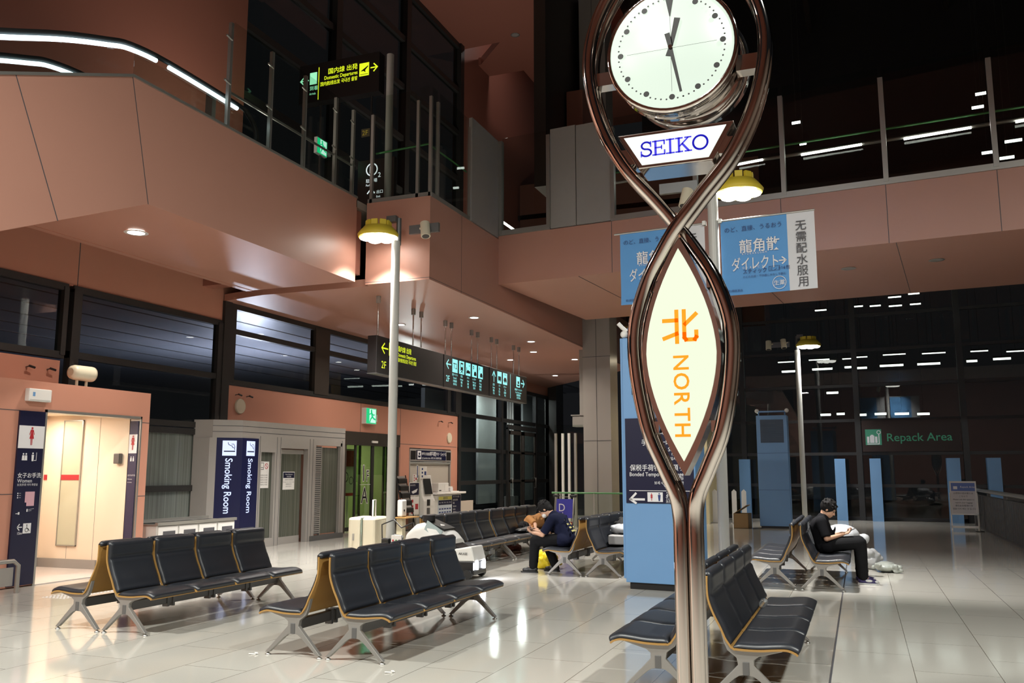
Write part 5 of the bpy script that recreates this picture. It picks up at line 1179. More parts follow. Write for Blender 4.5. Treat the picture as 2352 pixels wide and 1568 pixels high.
# plastic bottles
clr = glass('bottle_plastic', (0.93, 0.95, 0.96), 0.10, 0.05)
b1 = thing('plastic_bottle', 'clear plastic water bottle standing on the floor by the back bench', 'bottle', (-6.34, 15.25, 0))
MB().lathe([(0.045,0),(0.055,0.01),(0.055,0.20),(0.05,0.24),(0.022,0.30),(0.018,0.32)], (0,0,0), 20).build('body', clr, b1); MB().lathe([(0.0555,0.12),(0.0555,0.20)], (0,0,0), 20, caps=False).build('label_band', mat('bottle_label', (0.5, 0.55, 0.62), 0.5), b1); MB().cyl((0,0,0.32),(0,0,0.345),0.02,14).build('cap', PAPER, b1)
b2 = thing('plastic_bottle', 'clear plastic bottle lying on the right-facing bench beside the clock pole', 'bottle', (-0.86, 8.25, 0.453), 0)
MB().lathe([(0.03,0),(0.034,0.01),(0.034,0.15),(0.012,0.20),(0.012,0.215)], (0,0,0.0), 20, 'y').build('body', clr, b2); MB().lathe([(0.014,0.215),(0.014,0.23)], (0,0,0), 14, 'y').build('cap', PAPER, b2)
# ================================================================== PEOPLE
def blob(mb, voxel, smooth=4, fac=0.5):
    me = bpy.data.meshes.new('tmp'); me.from_pydata(mb.v, [], mb.f); me.update()
    o = bpy.data.objects.new('tmp', me); COL.objects.link(o)
    r = o.modifiers.new('r', 'REMESH'); r.mode = 'VOXEL'; r.voxel_size = voxel; r.use_smooth_shade = True
    s = o.modifiers.new('s', 'SMOOTH'); s.iterations = smooth; s.factor = fac
    bpy.context.view_layer.update()
    out = bpy.data.meshes.new_from_object(o.evaluated_get(bpy.context.evaluated_depsgraph_get()))
    bpy.data.objects.remove(o); bpy.data.meshes.remove(me)
    for p in out.polygons: p.use_smooth = True
    return out
def blob_obj(name, mb, m, parent, voxel=0.012, smooth=4, fac=0.5):
    me = blob(mb, voxel, smooth, fac); me.name = name; me.materials.clear(); me.materials.append(m)
    o = bpy.data.objects.new(name, me); COL.objects.link(o); o.parent = parent; return o
SKIN = mat('skin', (0.52, 0.30, 0.20), 0.5, noise=0.05, nscale=12)
HAIR = mat('black_hair', (0.009, 0.008, 0.008), 0.75, spec=0.2, bump=0.6, bscale=70)
DENIM = mat('black_trousers', (0.007, 0.007, 0.008), 0.9, spec=0.15, noise=0.2, nscale=14)
def add_hand(mb, wr, d, palmn, curl, thumb):
    """palm + five separate fingers. d: finger direction, palmn: direction the palm faces, thumb: side of the thumb"""
    d = Vector(d).normalized(); pn = Vector(palmn); pn = (pn-d*pn.dot(d)).normalized(); sd = Vector(thumb); sd = (sd-d*sd.dot(d)-pn*sd.dot(pn)).normalized()
    wr = Vector(wr); kn = wr+d*0.085
    for k in range(4): mb.cap(wr+sd*(0.012-0.010*k), kn+sd*(0.030-0.020*k), 0.015, 0.0115, 10)
    for k, ln in enumerate((0.070, 0.078, 0.073, 0.058)):
        b = kn+sd*(0.030-0.020*k); a1 = curl+0.08*k; d1 = d*math.cos(a1)+pn*math.sin(a1); m1 = b+d1*ln*0.5
        a2 = a1+curl*0.9; d2 = d*math.cos(a2)+pn*math.sin(a2); m2 = m1+d2*ln*0.32; a3 = a2+curl*0.5; d3 = d*math.cos(a3)+pn*math.sin(a3)
        mb.cap(b, m1, 0.0095, 0.0085, 8); mb.cap(m1, m2, 0.0085, 0.0078, 8); mb.cap(m2, m2+d3*ln*0.25, 0.0078, 0.007, 8)
    t0 = wr+d*0.025+sd*0.018; t1 = t0+(d*0.7+sd*0.75+pn*0.25).normalized()*0.045; t2 = t1+(d*0.95+sd*0.1+pn*0.45).normalized()*0.034
    mb.cap(t0, t1, 0.0135, 0.0105, 8); mb.cap(t1, t2, 0.0105, 0.0085, 8)
def person(label, loc, rz, J, shirt, trousers, shoe, sole, hair_len=0.0, sleeve=0.55, mask=False, spikes=60, seed=1):
    V = {k: Vector(v) for k, v in J.items() if isinstance(v, (tuple, list)) and len(v) == 3}
    root = thing('person', label, 'person', loc, rz)
    HR = Euler(J['headrot']).to_matrix()
    H = lambda p: V['head']+HR@Vector(p)
    b = MB()
    hb = MB()
    hb.ball((0,0,0.02), (0.098,0.078,0.10), 20, 14); hb.ball((0.035,0,-0.045), (0.066,0.060,0.075), 18, 12); hb.ball((0.075,0,-0.085), (0.024,0.030,0.022), 12, 8)
    hb.cap((0.092,0,0.015), (0.116,0,-0.028), 0.010, 0.0145, 10); hb.ball((0.098,0,-0.058), (0.012,0.025,0.007), 10, 6); hb.ball((0.096,0,-0.068), (0.011,0.022,0.007), 10, 6)
    hb.ball((0.085,0,0.035), (0.018,0.055,0.014), 12, 6)
    for s in (-1, 1): hb.ball((-0.005, s*0.080, -0.015), (0.018,0.009,0.030), 12, 8)
    for p, r_ in ((( -0.02,0,-0.06), 0.055),): hb.ball(p, r_, 14, 10)
    hb.xf(Matrix.Translation(V['head'])@HR.to_4x4()); b.v, b.f, b.sm = hb.v, hb.f, hb.sm
    b.cap(V['neck'], H((-0.02,0,-0.07)), 0.058, 0.052); 
    b.cap(V['pelvis'], V['belly'], 0.125, 0.12); b.cap(V['belly'], V['chest'], 0.12, 0.115); b.cap(V['chest'], V['neck'], 0.11, 0.06)
    for s in 'LR':
        b.cap(V['chest'], V['sh'+s], 0.08, 0.055); b.cap(V['sh'+s], V['el'+s], 0.047, 0.038); b.cap(V['el'+s], V['wr'+s], 0.038, 0.025)
        b.cap(V['hip'+s], V['kn'+s], 0.08, 0.052); b.cap(V['kn'+s], V['an'+s], 0.05, 0.035); b.cap(V['pelvis'], V['hip'+s], 0.10, 0.08)
        b.cap(V['an'+s], V['an'+s]+V['toe'+s]*0.7+Vector((0,0,-0.04)), 0.033, 0.025)
        add_hand(b, V['wr'+s], J['hd'+s], J['pn'+s], J.get('curl', 0.45), J['th'+s])
    body = blob_obj('body', b, SKIN, root, 0.0075, 3)
    ey = MB()
    for s in (-1, 1): ey.ball(H((0.088, s*0.030, 0.008)), 0.011, 12, 8)
    ey.build('eyes', BLACK, body)
    # shirt
    t = MB()
    t.cap(V['pelvis']+(V['belly']-V['pelvis'])*0.1, V['belly'], 0.158, 0.15); t.cap(V['belly'], V['chest'], 0.15, 0.148)
    t.cap(V['chest'], V['chest']+(V['neck']-V['chest'])*0.75, 0.14, 0.09); t.cap(V['shL'], V['shR'], 0.078, 0.078)
    for s in 'LR':
        t.cap(V['chest'], V['sh'+s], 0.13, 0.078); e = V['sh'+s]+(V['el'+s]-V['sh'+s])*sleeve*1.6 if sleeve < 0.6 else V['el'+s]
        t.cone(V['sh'+s], e, 0.078, 0.072 if sleeve < 0.6 else 0.055, 14); t.ball(V['sh'+s], 0.079, 12, 8)
        t.cap(V['pelvis'], V['hip'+s], 0.15, 0.12)
    rnd = random.Random(seed)
    for k in range(16):
        a = rnd.random()*2*PI; f_ = rnd.random(); c = V['pelvis'].lerp(V['chest'], f_); d = Vector((math.cos(a), math.sin(a), 0.1))
        t.cap(c+d*0.138, c+d*0.138+Vector((rnd.uniform(-.05,.05), rnd.uniform(-.05,.05), 0.12)), 0.018, 0.010, 8)
    shirt_o = blob_obj('shirt', t, shirt, root, 0.012, 5)
    tr = MB()
    for s in 'LR':
        tr.cap(V['pelvis'], V['hip'+s], 0.135, 0.112); tr.cap(V['hip'+s], V['kn'+s], 0.108, 0.086); tr.cap(V['kn'+s], V['an'+s]+Vector((0,0,0.02)), 0.086, 0.072)
        for k in range(4):
            f_ = 0.2+0.2*k; c = V['kn'+s].lerp(V['an'+s], f_); tr.ball(c+Vector((0.0, 0, 0)), (0.083, 0.08, 0.02), 12, 6)
    blob_obj('trousers', tr, trousers, root, 0.012, 5)
    for s in 'LR':
        sh = MB(); a = V['an'+s]; tv = V['toe'+s]; g = J.get('ground', 0.0); tn = tv.normalized()
        if J.get('lie'): sh.cap(a, a+tv*0.8, 0.045, 0.04)
        else:
            sh.cap((a.x-tn.x*0.03, a.y-tn.y*0.03, g+0.055), (a.x+tv.x*0.9, a.y+tv.y*0.9, g+0.042), 0.048, 0.036); sh.cap((a.x, a.y, g+0.06), (a.x, a.y, g+0.11), 0.046, 0.046)
            sh.ball((a.x+tv.x*0.5, a.y+tv.y*0.5, g+0.05), 0.045, 12, 8)
        so2 = blob_obj('shoe', sh, shoe, root, 0.010, 3)
        if not J.get('lie'):
            m2 = MB(); ang = math.atan2(tv.y, tv.x); L_ = tv.length
            m2.prism([(a.x+math.cos(ang)*x-math.sin(ang)*y, a.y+math.sin(ang)*x+math.cos(ang)*y) for x, y in [(-0.075,-0.03),(-0.05,-0.045),(0.1,-0.045),(L_+0.01,-0.04),(L_+0.045,0),(L_+0.01,0.04),(0.1,0.045),(-0.05,0.045),(-0.075,0.03)]], 'z', g, g+0.022)
            m2.build('sole', sole, so2)
            if sole.name == 'white_sole':
                pn_ = MB()
                for sd_ in (-1, 1): pn_.ball((a.x+tv.x*0.45-math.sin(ang)*0.036*sd_, a.y+tv.y*0.45+math.cos(ang)*0.036*sd_, g+0.055), (0.05, 0.014, 0.02), 12, 8, (0, 0, ang))
                pn_.ball((a.x+tv.x*0.98, a.y+tv.y*0.98, g+0.045), (0.035, 0.036, 0.022), 12, 8, (0, 0, ang)); pn_.build('white_panel', sole, so2)
    h = MB(); hb = MB()
    hb.ball((-0.020,0,0.035), (0.114,0.096,0.112), 20, 12)
    if hair_len: hb.ball((-0.06,0,-0.03), (0.06,0.075,0.08), 14, 10)
    for k in range(spikes):
        th = rnd.uniform(0, 2*PI); ph = rnd.uniform(0.0, 1.45); n = Vector((math.sin(ph)*math.cos(th), math.sin(ph)*math.sin(th), math.cos(ph)))
        p = Vector((-0.020,0,0.035))+Vector((n.x*0.108, n.y*0.090, n.z*0.106)); q = p+n*rnd.uniform(0.012, 0.034)+Vector((rnd.uniform(-.03,.035), rnd.uniform(-.03,.03), -0.012))
        if p.x > 0.075 and p.z < 0.05: continue
        hb.cap(p, q, 0.013, 0.004, 6)
    for k in range(9): y_ = -0.06+0.015*k; hb.cap((0.078,y_,0.085), (0.100,y_*1.1,0.042+0.01*(k % 3)), 0.014, 0.006, 6)
    hb.xf(Matrix.Translation(V['head'])@HR.to_4x4())
    blob_obj('hair', hb, HAIR, root, 0.0075, 1)
    if mask:
        mb = MB().ball((0.06,0,-0.062), (0.066,0.058,0.046), 16, 10); mb.xf(Matrix.Translation(V['head'])@HR.to_4x4()); mb.build('face_mask', PAPER, root)
    return root, shirt_o
TEE = mat('navy_tee', (0.007, 0.009, 0.026), 0.9, spec=0.15, noise=0.15, nscale=10)
TEEB = mat('black_tee', (0.008, 0.008, 0.010), 0.9, spec=0.15, noise=0.15, nscale=10)
PURPLE = mat('purple_shoe', (0.035, 0.025, 0.11), 0.5)
SOLE = mat('white_sole', (0.7, 0.7, 0.7), 0.5)
J1 = dict(pelvis=(0.02,0,.53), belly=(0.05,0,.64), chest=(0.13,0,.80), neck=(0.26,0,.925), head=(0.375,0,1.00), headrot=(0, R(48), 0),
          shL=(0.19,.175,.86), elL=(0.35,.20,.60), wrL=(0.56,.07,.62), shR=(0.19,-.175,.86), elR=(0.36,-.20,.61), wrR=(0.56,-.07,.63),
          hdL=(0.9,-0.3,0.25), hdR=(0.9,0.3,0.25), pnL=(0,-0.5,1), pnR=(0,0.5,1), thL=(0,-0.4,1), thR=(0,0.4,1),
          hipL=(0.06,.11,.515), knL=(0.50,.14,.50), anL=(0.53,.14,.09), hipR=(0.06,-.11,.515), knR=(0.42,-.14,.50), anR=(0.26,-.15,.09), toeL=(.16,.02,0), toeR=(.16,-.02,0), curl=0.6)
p1, sh1 = person('seated person in navy printed tee and black trousers bent over a phone', (-4.44, 13.83, 0), PI, J1, TEE, DENIM, BLACK, RUBBER, 1, mask=True, seed=3)
# print on the back of the tee (local frame: back is -x)
m_ = MB()
bo = Vector((-0.075, 0, 0.72)); bn_ = Vector((-0.80, 0, 0.60)); bu = Vector((0, -1, 0)); bv = Vector((0.60, 0, 0.80))
def onback(a, b_):   # project to the cylinder like back
    return bo+bv*b_+bu*a
rnd = random.Random(5)
cols = []
for r_ in range(4):
    for c_ in range(4):
        a = -0.09+c_*0.055; b_ = 0.13-r_*0.065
        p = onback(a, b_)+bn_*0.0
        m_.obox(p, (0.012, 0.026, 0.030), (0, R(37), rnd.uniform(-.2,.2)))
m_.build('cream_print', mat('cream_print', (0.62, 0.56, 0.22), 0.7), sh1)
ph1 = tag(MB().obox((0,0,0), (0.15, 0.075, 0.009), (0, R(-20), 0)).build('phone', BLACK, None, (-5.06, 13.83, 0.665), bevel=0.004), 'dark phone held by the person in the navy printed tee', 'phone')
J2 = dict(pelvis=(0.0,0,.53), belly=(-0.03,0,.64), chest=(-0.07,0,.80), neck=(-0.01,0,.955), head=(0.055,0,1.055), headrot=(0, R(34), 0),
          shL=(-0.05,.18,.875), elL=(0.04,.22,.64), wrL=(0.24,.08,.70), shR=(-0.05,-.18,.875), elR=(0.02,-.23,.63), wrR=(0.24,-.07,.69),
          hdL=(0.9,-0.2,0.25), hdR=(0.9,0.25,0.2), pnL=(0,-0.4,1), pnR=(0,0.4,1), thL=(0,-0.4,1), thR=(0,0.4,1),
          hipL=(0.04,.10,.53), knL=(0.46,.13,.585), anL=(0.46,.13,.09), hipR=(0.04,-.10,.53), knR=(0.48,-.12,.58), anR=(0.49,-.13,.09), toeL=(.17,.02,0), toeR=(.17,-.02,0), curl=0.55)
p2, sh2 = person('seated person in black tee and trousers with purple sneakers looking at a phone', (-0.53, 14.15, 0), 0, J2, TEEB, DENIM, PURPLE, SOLE, 0, seed=9, spikes=80)
tag(MB().obox((0,0,0), (0.15, 0.075, 0.009), (0, R(-25), 0)).build('phone', BLACK, None, (-0.185, 14.15, 0.745), bevel=0.004), 'dark phone held by the person in black at right', 'phone')
# lying person on the back row
BROWNT = mat('brown_shirt', (0.36, 0.16, 0.045), 0.85, noise=0.1, nscale=8)
J3 = dict(pelvis=(0,.78,.57), belly=(0.0,.60,.57), chest=(0.0,.38,.575), neck=(0.0,.20,.55), head=(0.02,.06,.53), headrot=(R(90), R(10), R(-10)),
          shL=(0.02,.26,.66), elL=(0.20,.12,.56), wrL=(0.27,-.06,.50), shR=(0.03,.24,.49), elR=(0.20,.10,.475), wrR=(0.22,-.08,.475),
          hdL=(0.5,-0.8,0), hdR=(0.3,-0.9,0), pnL=(0,0,-1), pnR=(0,0,1), thL=(1,0,0.2), thR=(1,0,0.2),
          hipL=(0.03,.84,.64), knL=(0.22,1.15,.60), anL=(0.02,1.45,.56), hipR=(0.03,.84,.54), knR=(0.2,1.15,.52), anR=(0.0,1.45,.52), toeL=(.1,.12,0), toeR=(.1,.12,0), lie=1, curl=0.4)
person('person in brown shirt lying asleep on the back row bench with black hair' , (-6.28, 16.75, 0), 0, J3, BROWNT, DENIM, BLACK, RUBBER, 1, seed=4)
tag(blob_obj('bag', MB().ball((0,0,0),(0.15,0.2,0.045),14,8).ball((0.05,0.1,0.02),(0.1,0.1,0.05),12,8), BLACK, None, 0.012), 'small black bag under the head of the lying person', 'bag'); bpy.data.objects['bag'].location = (-6.22, 16.55, 0.47)
# cloth piles and bags
def pile(name, label, cat, loc, size, m, seed, n=16, thin=0.6):
    rnd = random.Random(seed); mb = MB(); sx, sy, sz = size
    mb.ball((0,0,sz*0.4), (sx*0.5, sy*0.5, sz*0.42), 18, 10)
    for k in range(n):
        a = Vector((rnd.uniform(-.45,.45)*sx, rnd.uniform(-.45,.45)*sy, rnd.uniform(.15,.65)*sz)); d = Vector((rnd.uniform(-1,1)*sx, rnd.uniform(-1,1)*sy, rnd.uniform(-.2,.2)*sz))*0.35
        a2 = a+d; a2.z = max(a2.z, 0.2*sz)
        mb.cap(a, a2, sz*rnd.uniform(.12,.24), sz*rnd.uniform(.08,.2), 10)
    lo = min(p[2] for p in mb.v); mb.v = [(p[0], p[1], max(p[2], 0.0)) for p in mb.v]
    o = blob_obj(name, mb, m, None, 0.014, 2); o.location = loc; return tag(o, label, cat)
CLOTHW = mat('white_cloth', (0.42, 0.43, 0.45), 0.85, noise=0.15, nscale=5); CLOTHG = mat('dark_cloth', (0.03, 0.03, 0.03), 0.9, noise=0.3, nscale=8)
bs = thing('hard_case', 'flat light grey hard case lying on the right-facing bench beneath white clothes', 'case', (-3.62, 14.35, 0.448)); MB().box((-0.20,-0.32,0),(0.24,0.75,0.15)).build('case_shell', mat('light_grey_case', (0.50, 0.48, 0.47), 0.5), bs, bevel=0.02); MB().box((0.238,-0.05,0.05),(0.243,0.2,0.07)).build('seam', GREYP, bs)
pile('clothes', 'crumpled white clothes on top of the grey case behind the navy tee person', 'clothes', (-3.60, 14.45, 0.60), (0.42, 0.75, 0.20), CLOTHW, 11)
pile('jacket', 'black crumpled jacket behind the white clothes on the bench', 'jacket', (-3.72, 14.95, 0.60), (0.34, 0.7, 0.30), CLOTHG, 12)
pile('hoodie', 'white grey hoodie bundled on the seat beside the person in black', 'clothes', (-0.33, 14.95, 0.45), (0.55, 0.55, 0.42), CLOTHW, 13)
pile('yellow_bag', 'bright yellow plastic bag on the floor behind the legs of the navy tee person', 'bag', (-4.95, 14.35, 0.0), (0.30, 0.42, 0.36), mat('yellow_plastic', (0.85, 0.66, 0.02), 0.35), 14)
pile('plastic_bag', 'white plastic bag on the floor right of the person in black', 'bag', (0.30, 15.9, 0.0), (0.34, 0.5, 0.20), mat('white_plastic_bag', (0.32, 0.34, 0.31), 0.35, noise=0.4, nscale=12), 15)
pile('plastic_bag', 'small white bag standing behind the knees of the person in black', 'bag', (0.12, 16.2, 0.0), (0.20, 0.2, 0.42), mat('white_plastic_bag2', (0.35, 0.35, 0.35), 0.4), 16)
pile('bag', 'dark red crumpled bag on the floor under the back row bench', 'bag', (-6.75, 17.3, 0.0), (0.3, 0.5, 0.22), mat('dark_red_bag', (0.12, 0.03, 0.03), 0.6), 17)
# ================================================================== BLUE COLUMNS
lc_ = thing('information_column', 'large blue information column with navy sign panel behind the clock tower', 'column', (-3.10, 12.30, 0), R(-6))
MB().box((0, 0, 0.09), (1.02, 0.5, 3.50)).build('body', BLUE, lc_, bevel=0.008); MB().box((0.05, 0.03, 0), (0.99, 0.47, 0.09)).build('plinth', BLACK, lc_)
MB().box((-0.035, 0.02, 0.14), (0.0, 0.48, 3.50)).build('side_trim', BLUE, lc_)
g_ = MB().box((0.14, -0.01, 2.68), (0.9, 0.0, 3.32)).build('vent_recess', BLACK, lc_); l_ = MB()
for k in range(16): l_.obox((0.57, -0.012, 2.70+k*0.04), (0.84, 0.02, 0.012), (R(30), 0, 0))
l_.build('louvers', mat('louver_blue', (0.05, 0.07, 0.10), 0.5), g_)
np2 = MB().box((0.03, -0.012, 1.17), (1.0, 0.0, 2.345)).build('navy_sign_panel', NAVY, lc_)
m_ = MB(); y_ = -0.014
for tx, sz, z in (('JAL スカイ関西', 0.075, 2.20), ('Baggage Storage', 0.055, 2.12), ('手荷物一時預り', 0.095, 1.97), ('Baggage Storage', 0.075, 1.88), ('行李寄存', 0.045, 1.82), ('수하물 일시 보관', 0.05, 1.76), ('保税手荷物一時預り', 0.095, 1.62), ('Bonded Temporary Storage', 0.075, 1.54), ('保税行李寄存', 0.045, 1.49), ('보세 수하물 일시 보관', 0.05, 1.43)): m_.text(tx, sz, (0.86, y_, z), VX, VZ, 'R', 0.006, squeeze=0.92)
m_.strip([(0.08, 1.34), (1.05, 1.34)], 0.008, (0, y_, 0), VX, VZ)
m_.strip([(0.09, 1.22), (0.29, 1.22)], 0.03, (0, y_, 0), VX, VZ); m_.strip([(0.17, 1.30), (0.09, 1.22), (0.17, 1.14+0.03)], 0.03, (0, y_, 0), VX, VZ)
m_.poly([(0.34,1.19),(0.56,1.19),(0.56,1.32),(0.34,1.32)], (0,y_,0), VX, VZ)
m_.text('お手洗', 0.085, (0.60, y_, 1.265), VX, VZ, 'L', 0.006); m_.text('Toilets', 0.06, (0.60, y_, 1.215), VX, VZ); m_.text('洗手间 화장실', 0.04, (0.60, y_, 1.18), VX, VZ)
m_.build('white_lettering', INKWHT, np2, closed=False)
m_ = MB(); woman(m_, (0.40, y_-0.002, 1.25), VX, VZ, 0.12, 0); m_.build('red_woman_symbol', INKRED, np2, closed=False)
m_ = MB(); m_.disc((0.51,1.30),0.01,(0,y_-0.002,0),VX,VZ); m_.poly([(0.49,1.285),(0.53,1.285),(0.525,1.24),(0.52,1.20),(0.50,1.20),(0.495,1.24)],(0,y_-0.002,0),VX,VZ); m_.build('blue_man_symbol', INKNAVY, np2, closed=False)
MB().box((0.05, 0.1, 3.60), (1.1, 0.4, 3.66)).cyl((0.1,0.2,3.5),(0.1,0.2,3.6),0.02,8).cyl((1.0,0.2,3.5),(1.0,0.2,3.6),0.02,8).build('top_bar', BLUE, lc_)
MB().ball((0.02,0.05,3.56),0.055,14,10).tube([(-0.05,0,3.72),(0.0,0.02,3.66),(0.06,0.05,3.6)],0.03,10).build('camera', WHITEP, lc_)
bc2 = thing('blue_column', 'second blue column with dark louvered grille in front of the dark glass wall', 'column', (-2.76, 26.7, 0), R(0))
MB().box((0, 0, 0.06), (0.86, 0.6, 3.22)).build('body', BLUE, bc2, bevel=0.01); MB().box((0.03,0.03,0),(0.83,0.57,0.06)).build('plinth', BLACK, bc2)
g_ = MB().box((0.11, -0.008, 2.43), (0.76, 0.0, 3.10)).build('grille_recess', BLUED, bc2); l_ = MB()
for k in range(24): l_.obox((0.435, -0.01, 2.45+k*0.0272), (0.62, 0.014, 0.008), (R(30), 0, 0))
l_.build('louvers', mat('louver_blue2', (0.08, 0.11, 0.16), 0.5), g_)
MB().box((0, -0.003, 2.13), (0.86, 0, 2.137)).box((0, -0.003, 1.08), (0.86, 0, 1.087)).build('panel_joint', INKNAVY, bc2)
MB().box((0.02, 0.1, 3.32), (0.84, 0.3, 3.36)).cyl((0.06,0.2,3.2),(0.06,0.2,3.34),0.02,8).cyl((0.8,0.2,3.2),(0.8,0.2,3.34),0.02,8).build('top_bar', BLUE, bc2)
for x_ in (0.02, 0.86): MB().ball((x_,0.1,3.36),0.06,14,8).build('camera', WHITEP, bc2)
pcount = 0
for x, w_, lab in ((-3.95, 0.36, 'blue pillar farthest left, near the cream elevator wall'), (-0.79, 0.34, 'blue pillar just right of the far lamp post'), (0.30, 0.34, 'blue pillar left of the middle under the Repack Area sign'), (2.57, 0.38, 'blue pillar behind the white A-board sign'), (3.70, 0.38, 'rightmost blue pillar by the dark railing')):
    p = MB(); fbox(p, x, x+w_, -0.55, -0.25, 0, 2.03); o = p.build('blue_pillar', BLUE); tag(o, lab, 'pillar', 'blue pillars along the glass wall')
# repack sign
rp = thing('repack_sign', 'dark red sign reading Repack Area in green letters above the glass doors', 'sign', (0, 0, 0))
p = MB(); fbox(p, 0.12, 3.05, -0.16, -0.10, 2.26, 3.30); p.build('red_panel', mat('dark_red_panel', (0.018, 0.006, 0.005), 0.6), rp)
FU = Vector((1, -0.095, 0)).normalized()
def fo(x, z, d=-0.165): return Vector(FP(x, d, z))
p = MB(); p.poly([(0,0),(0.50,0),(0.50,0.52),(0,0.52)], fo(0.22, 2.48), FU, VZ, 0.0); p.build('green_field', mat('dim_green', (0.03, 0.16, 0.10), 0.6, emit=(0.03,0.18,0.11), es=0.3), rp, closed=False)
p = MB(); o_ = fo(0.22, 2.48, -0.17); p.poly([(0.05,0.07),(0.12,0.07),(0.12,0.28),(0.05,0.28)], o_, FU, VZ); p.poly([(0.14,0.07),(0.28,0.07),(0.28,0.31),(0.25,0.31),(0.25,0.34),(0.17,0.34),(0.17,0.31),(0.14,0.31)], o_, FU, VZ); p.poly([(0.30,0.07),(0.37,0.07),(0.37,0.28),(0.30,0.28)], o_, FU, VZ); p.strip([(0.06,0.035),(0.42,0.035),(0.42,0.36)], 0.03, o_, FU, VZ); p.ring((0.42,0.42), 0.055, 0.02, o_, FU, VZ); p.build('luggage_scale_symbol', mat('dim_white', (0.4,0.4,0.42), 0.5, emit=(0.5,0.5,0.52), es=0.3), rp, closed=False)
p = MB().text('Repack Area', 0.37, fo(0.86, 2.60, -0.17), FU, VZ, 'L', 0.006, squeeze=1.03); p.build('green_lettering', mat('dim_green_text', (0.03, 0.15, 0.09), 0.6, emit=(0.03,0.18,0.10), es=0.3), rp, closed=False)
# A-board
ab = thing('a_board', 'white framed standing board with blue Repack Area header in front of the glass wall', 'standing sign', (2.28, 27.75, 0), R(-5))
f_ = MB()
f_.box((0.0,0,0.05),(0.04,0.04,1.72)) if False else None
for a, b_ in (((0.0,0,0.03),(0.035,0.03,1.02)), ((0.665,0,0.03),(0.70,0.03,1.02)), ((0.0,0,0.06),(0.70,0.03,0.12)), ((0.02,0,0.42),(0.68,0.03,0.45)), ((0.02,0,0.45),(0.05,0.03,1.33)), ((0.65,0,0.45),(0.68,0.03,1.33)), ((0.02,0,1.30),(0.68,0.03,1.34))): f_.box(a, b_)
f_.box((0,-0.15,0.0),(0.035,0.3,0.03)).box((0.665,-0.15,0),(0.70,0.3,0.03)); f_.build('frame', PAPER, ab)
bd = MB().box((0.05,0.005,0.45),(0.65,0.02,1.30)).build('board', mat('board_white', (0.55,0.53,0.54), 0.6), ab); MB().box((0.055,0.0,1.07),(0.645,0.005,1.29)).build('blue_header', mat('header_blue', (0.10,0.16,0.42), 0.5), bd)
m_ = MB(); m_.text('Repack Area', 0.07, (0.28,-0.002,1.16), VX, VZ, 'L', 0.004); m_.poly([(0.11,1.12),(0.21,1.12),(0.21,1.20),(0.11,1.20)], (0,-0.002,0), VX, VZ); m_.build('white_lettering', INKWHT, bd, closed=False)
m_ = MB()
for k, tx in enumerate(('お荷物の詰め替えは', 'こちらで', 'Please use this space to', 'repack your luggage', '请在此处整理行李', '짐을 다시 싸는 곳 입니다')): m_.text(tx, 0.055, (0.35,0.003,0.99-k*0.085), VX, VZ, 'C', 0.004)
m_.build('black_lettering', INKGREY, bd, closed=False)
# cardboard box
cb = thing('cardboard_box', 'open cardboard box on the floor left of the second blue column', 'cardboard box', (-3.45, 26.3, 0), R(-4)); CARD = mat('cardboard', (0.25, 0.16, 0.07), 0.8)
MB().box((0,0,0),(0.42,0.02,0.42)).box((0,0.5,0),(0.42,0.52,0.42)).box((0,0,0),(0.02,0.52,0.42)).box((0.40,0,0),(0.42,0.52,0.42)).box((0,0,0),(0.42,0.52,0.02)).build('carton', CARD, cb)
MB().hexa([(0,0,0.42),(0.0,0.52,0.42),(0.02,0.52,0.42),(0.02,0,0.42)], [(0.36,0.10,0.66),(0.36,0.62,0.66),(0.38,0.62,0.65),(0.38,0.10,0.65)]).build('raised_flap', CARD, cb)
# elevator lobby at the centre right: cream wall, door
ev = MB().box((-6.2, 28.5, 0), (-4.75, 28.7, 4.2)).box((-4.75,28.3,0),(-4.6,31.5,4.2)); struct(ev.build('wall_elevator', mat('warm_cream_wall', (0.55, 0.45, 0.24), 0.5)))
struct(MB().box((-4.78, 28.28, 0), (-4.45, 28.5, 3.7)).build('trim_12', mat('cream_pillar', (0.66, 0.58, 0.36), 0.5)))
dv = thing('service_door', 'dark narrow service door beside the cream pillar', 'door', (-5.5, 28.46, 0)); MB().box((0,0,0),(0.5,0.04,2.1)).build('leaf', mat('brown_door', (0.10, 0.08, 0.06), 0.5), dv); MB().cyl((0.42,-0.04,1.0),(0.42,0.0,1.0),0.03,12).build('handle', STEEL, dv); MB().box((-0.06,0,0),(0,0.05,2.2)).box((0.5,0,0),(0.56,0.05,2.2)).build('frame', mat('door_frame_tan', (0.35,0.27,0.17), 0.5), dv)
light('elevator_lobby_light', (-5.0, 27.4, 4.0), 30, 0.4, (1, 0.9, 0.7))
# picket like white queue posts
wp = MB()
for k in range(4):
    tt_ = thing('queue_post', '%s from left of the white pointed queue posts beside the second blue column' % ORD[k], 'queue post', (-4.35+k*0.30, 28.9, 0), 0, 'white queue posts'); MB().prism([(-0.07,0),(0.07,0),(0.07,0.98),(0,1.05),(-0.07,0.98)], 'y', -0.04, 0.04).build('post_body', PAPER, tt_); MB().box((-0.12,-0.12,0),(0.12,0.12,0.02)).build('foot_plate', STEEL, tt_)
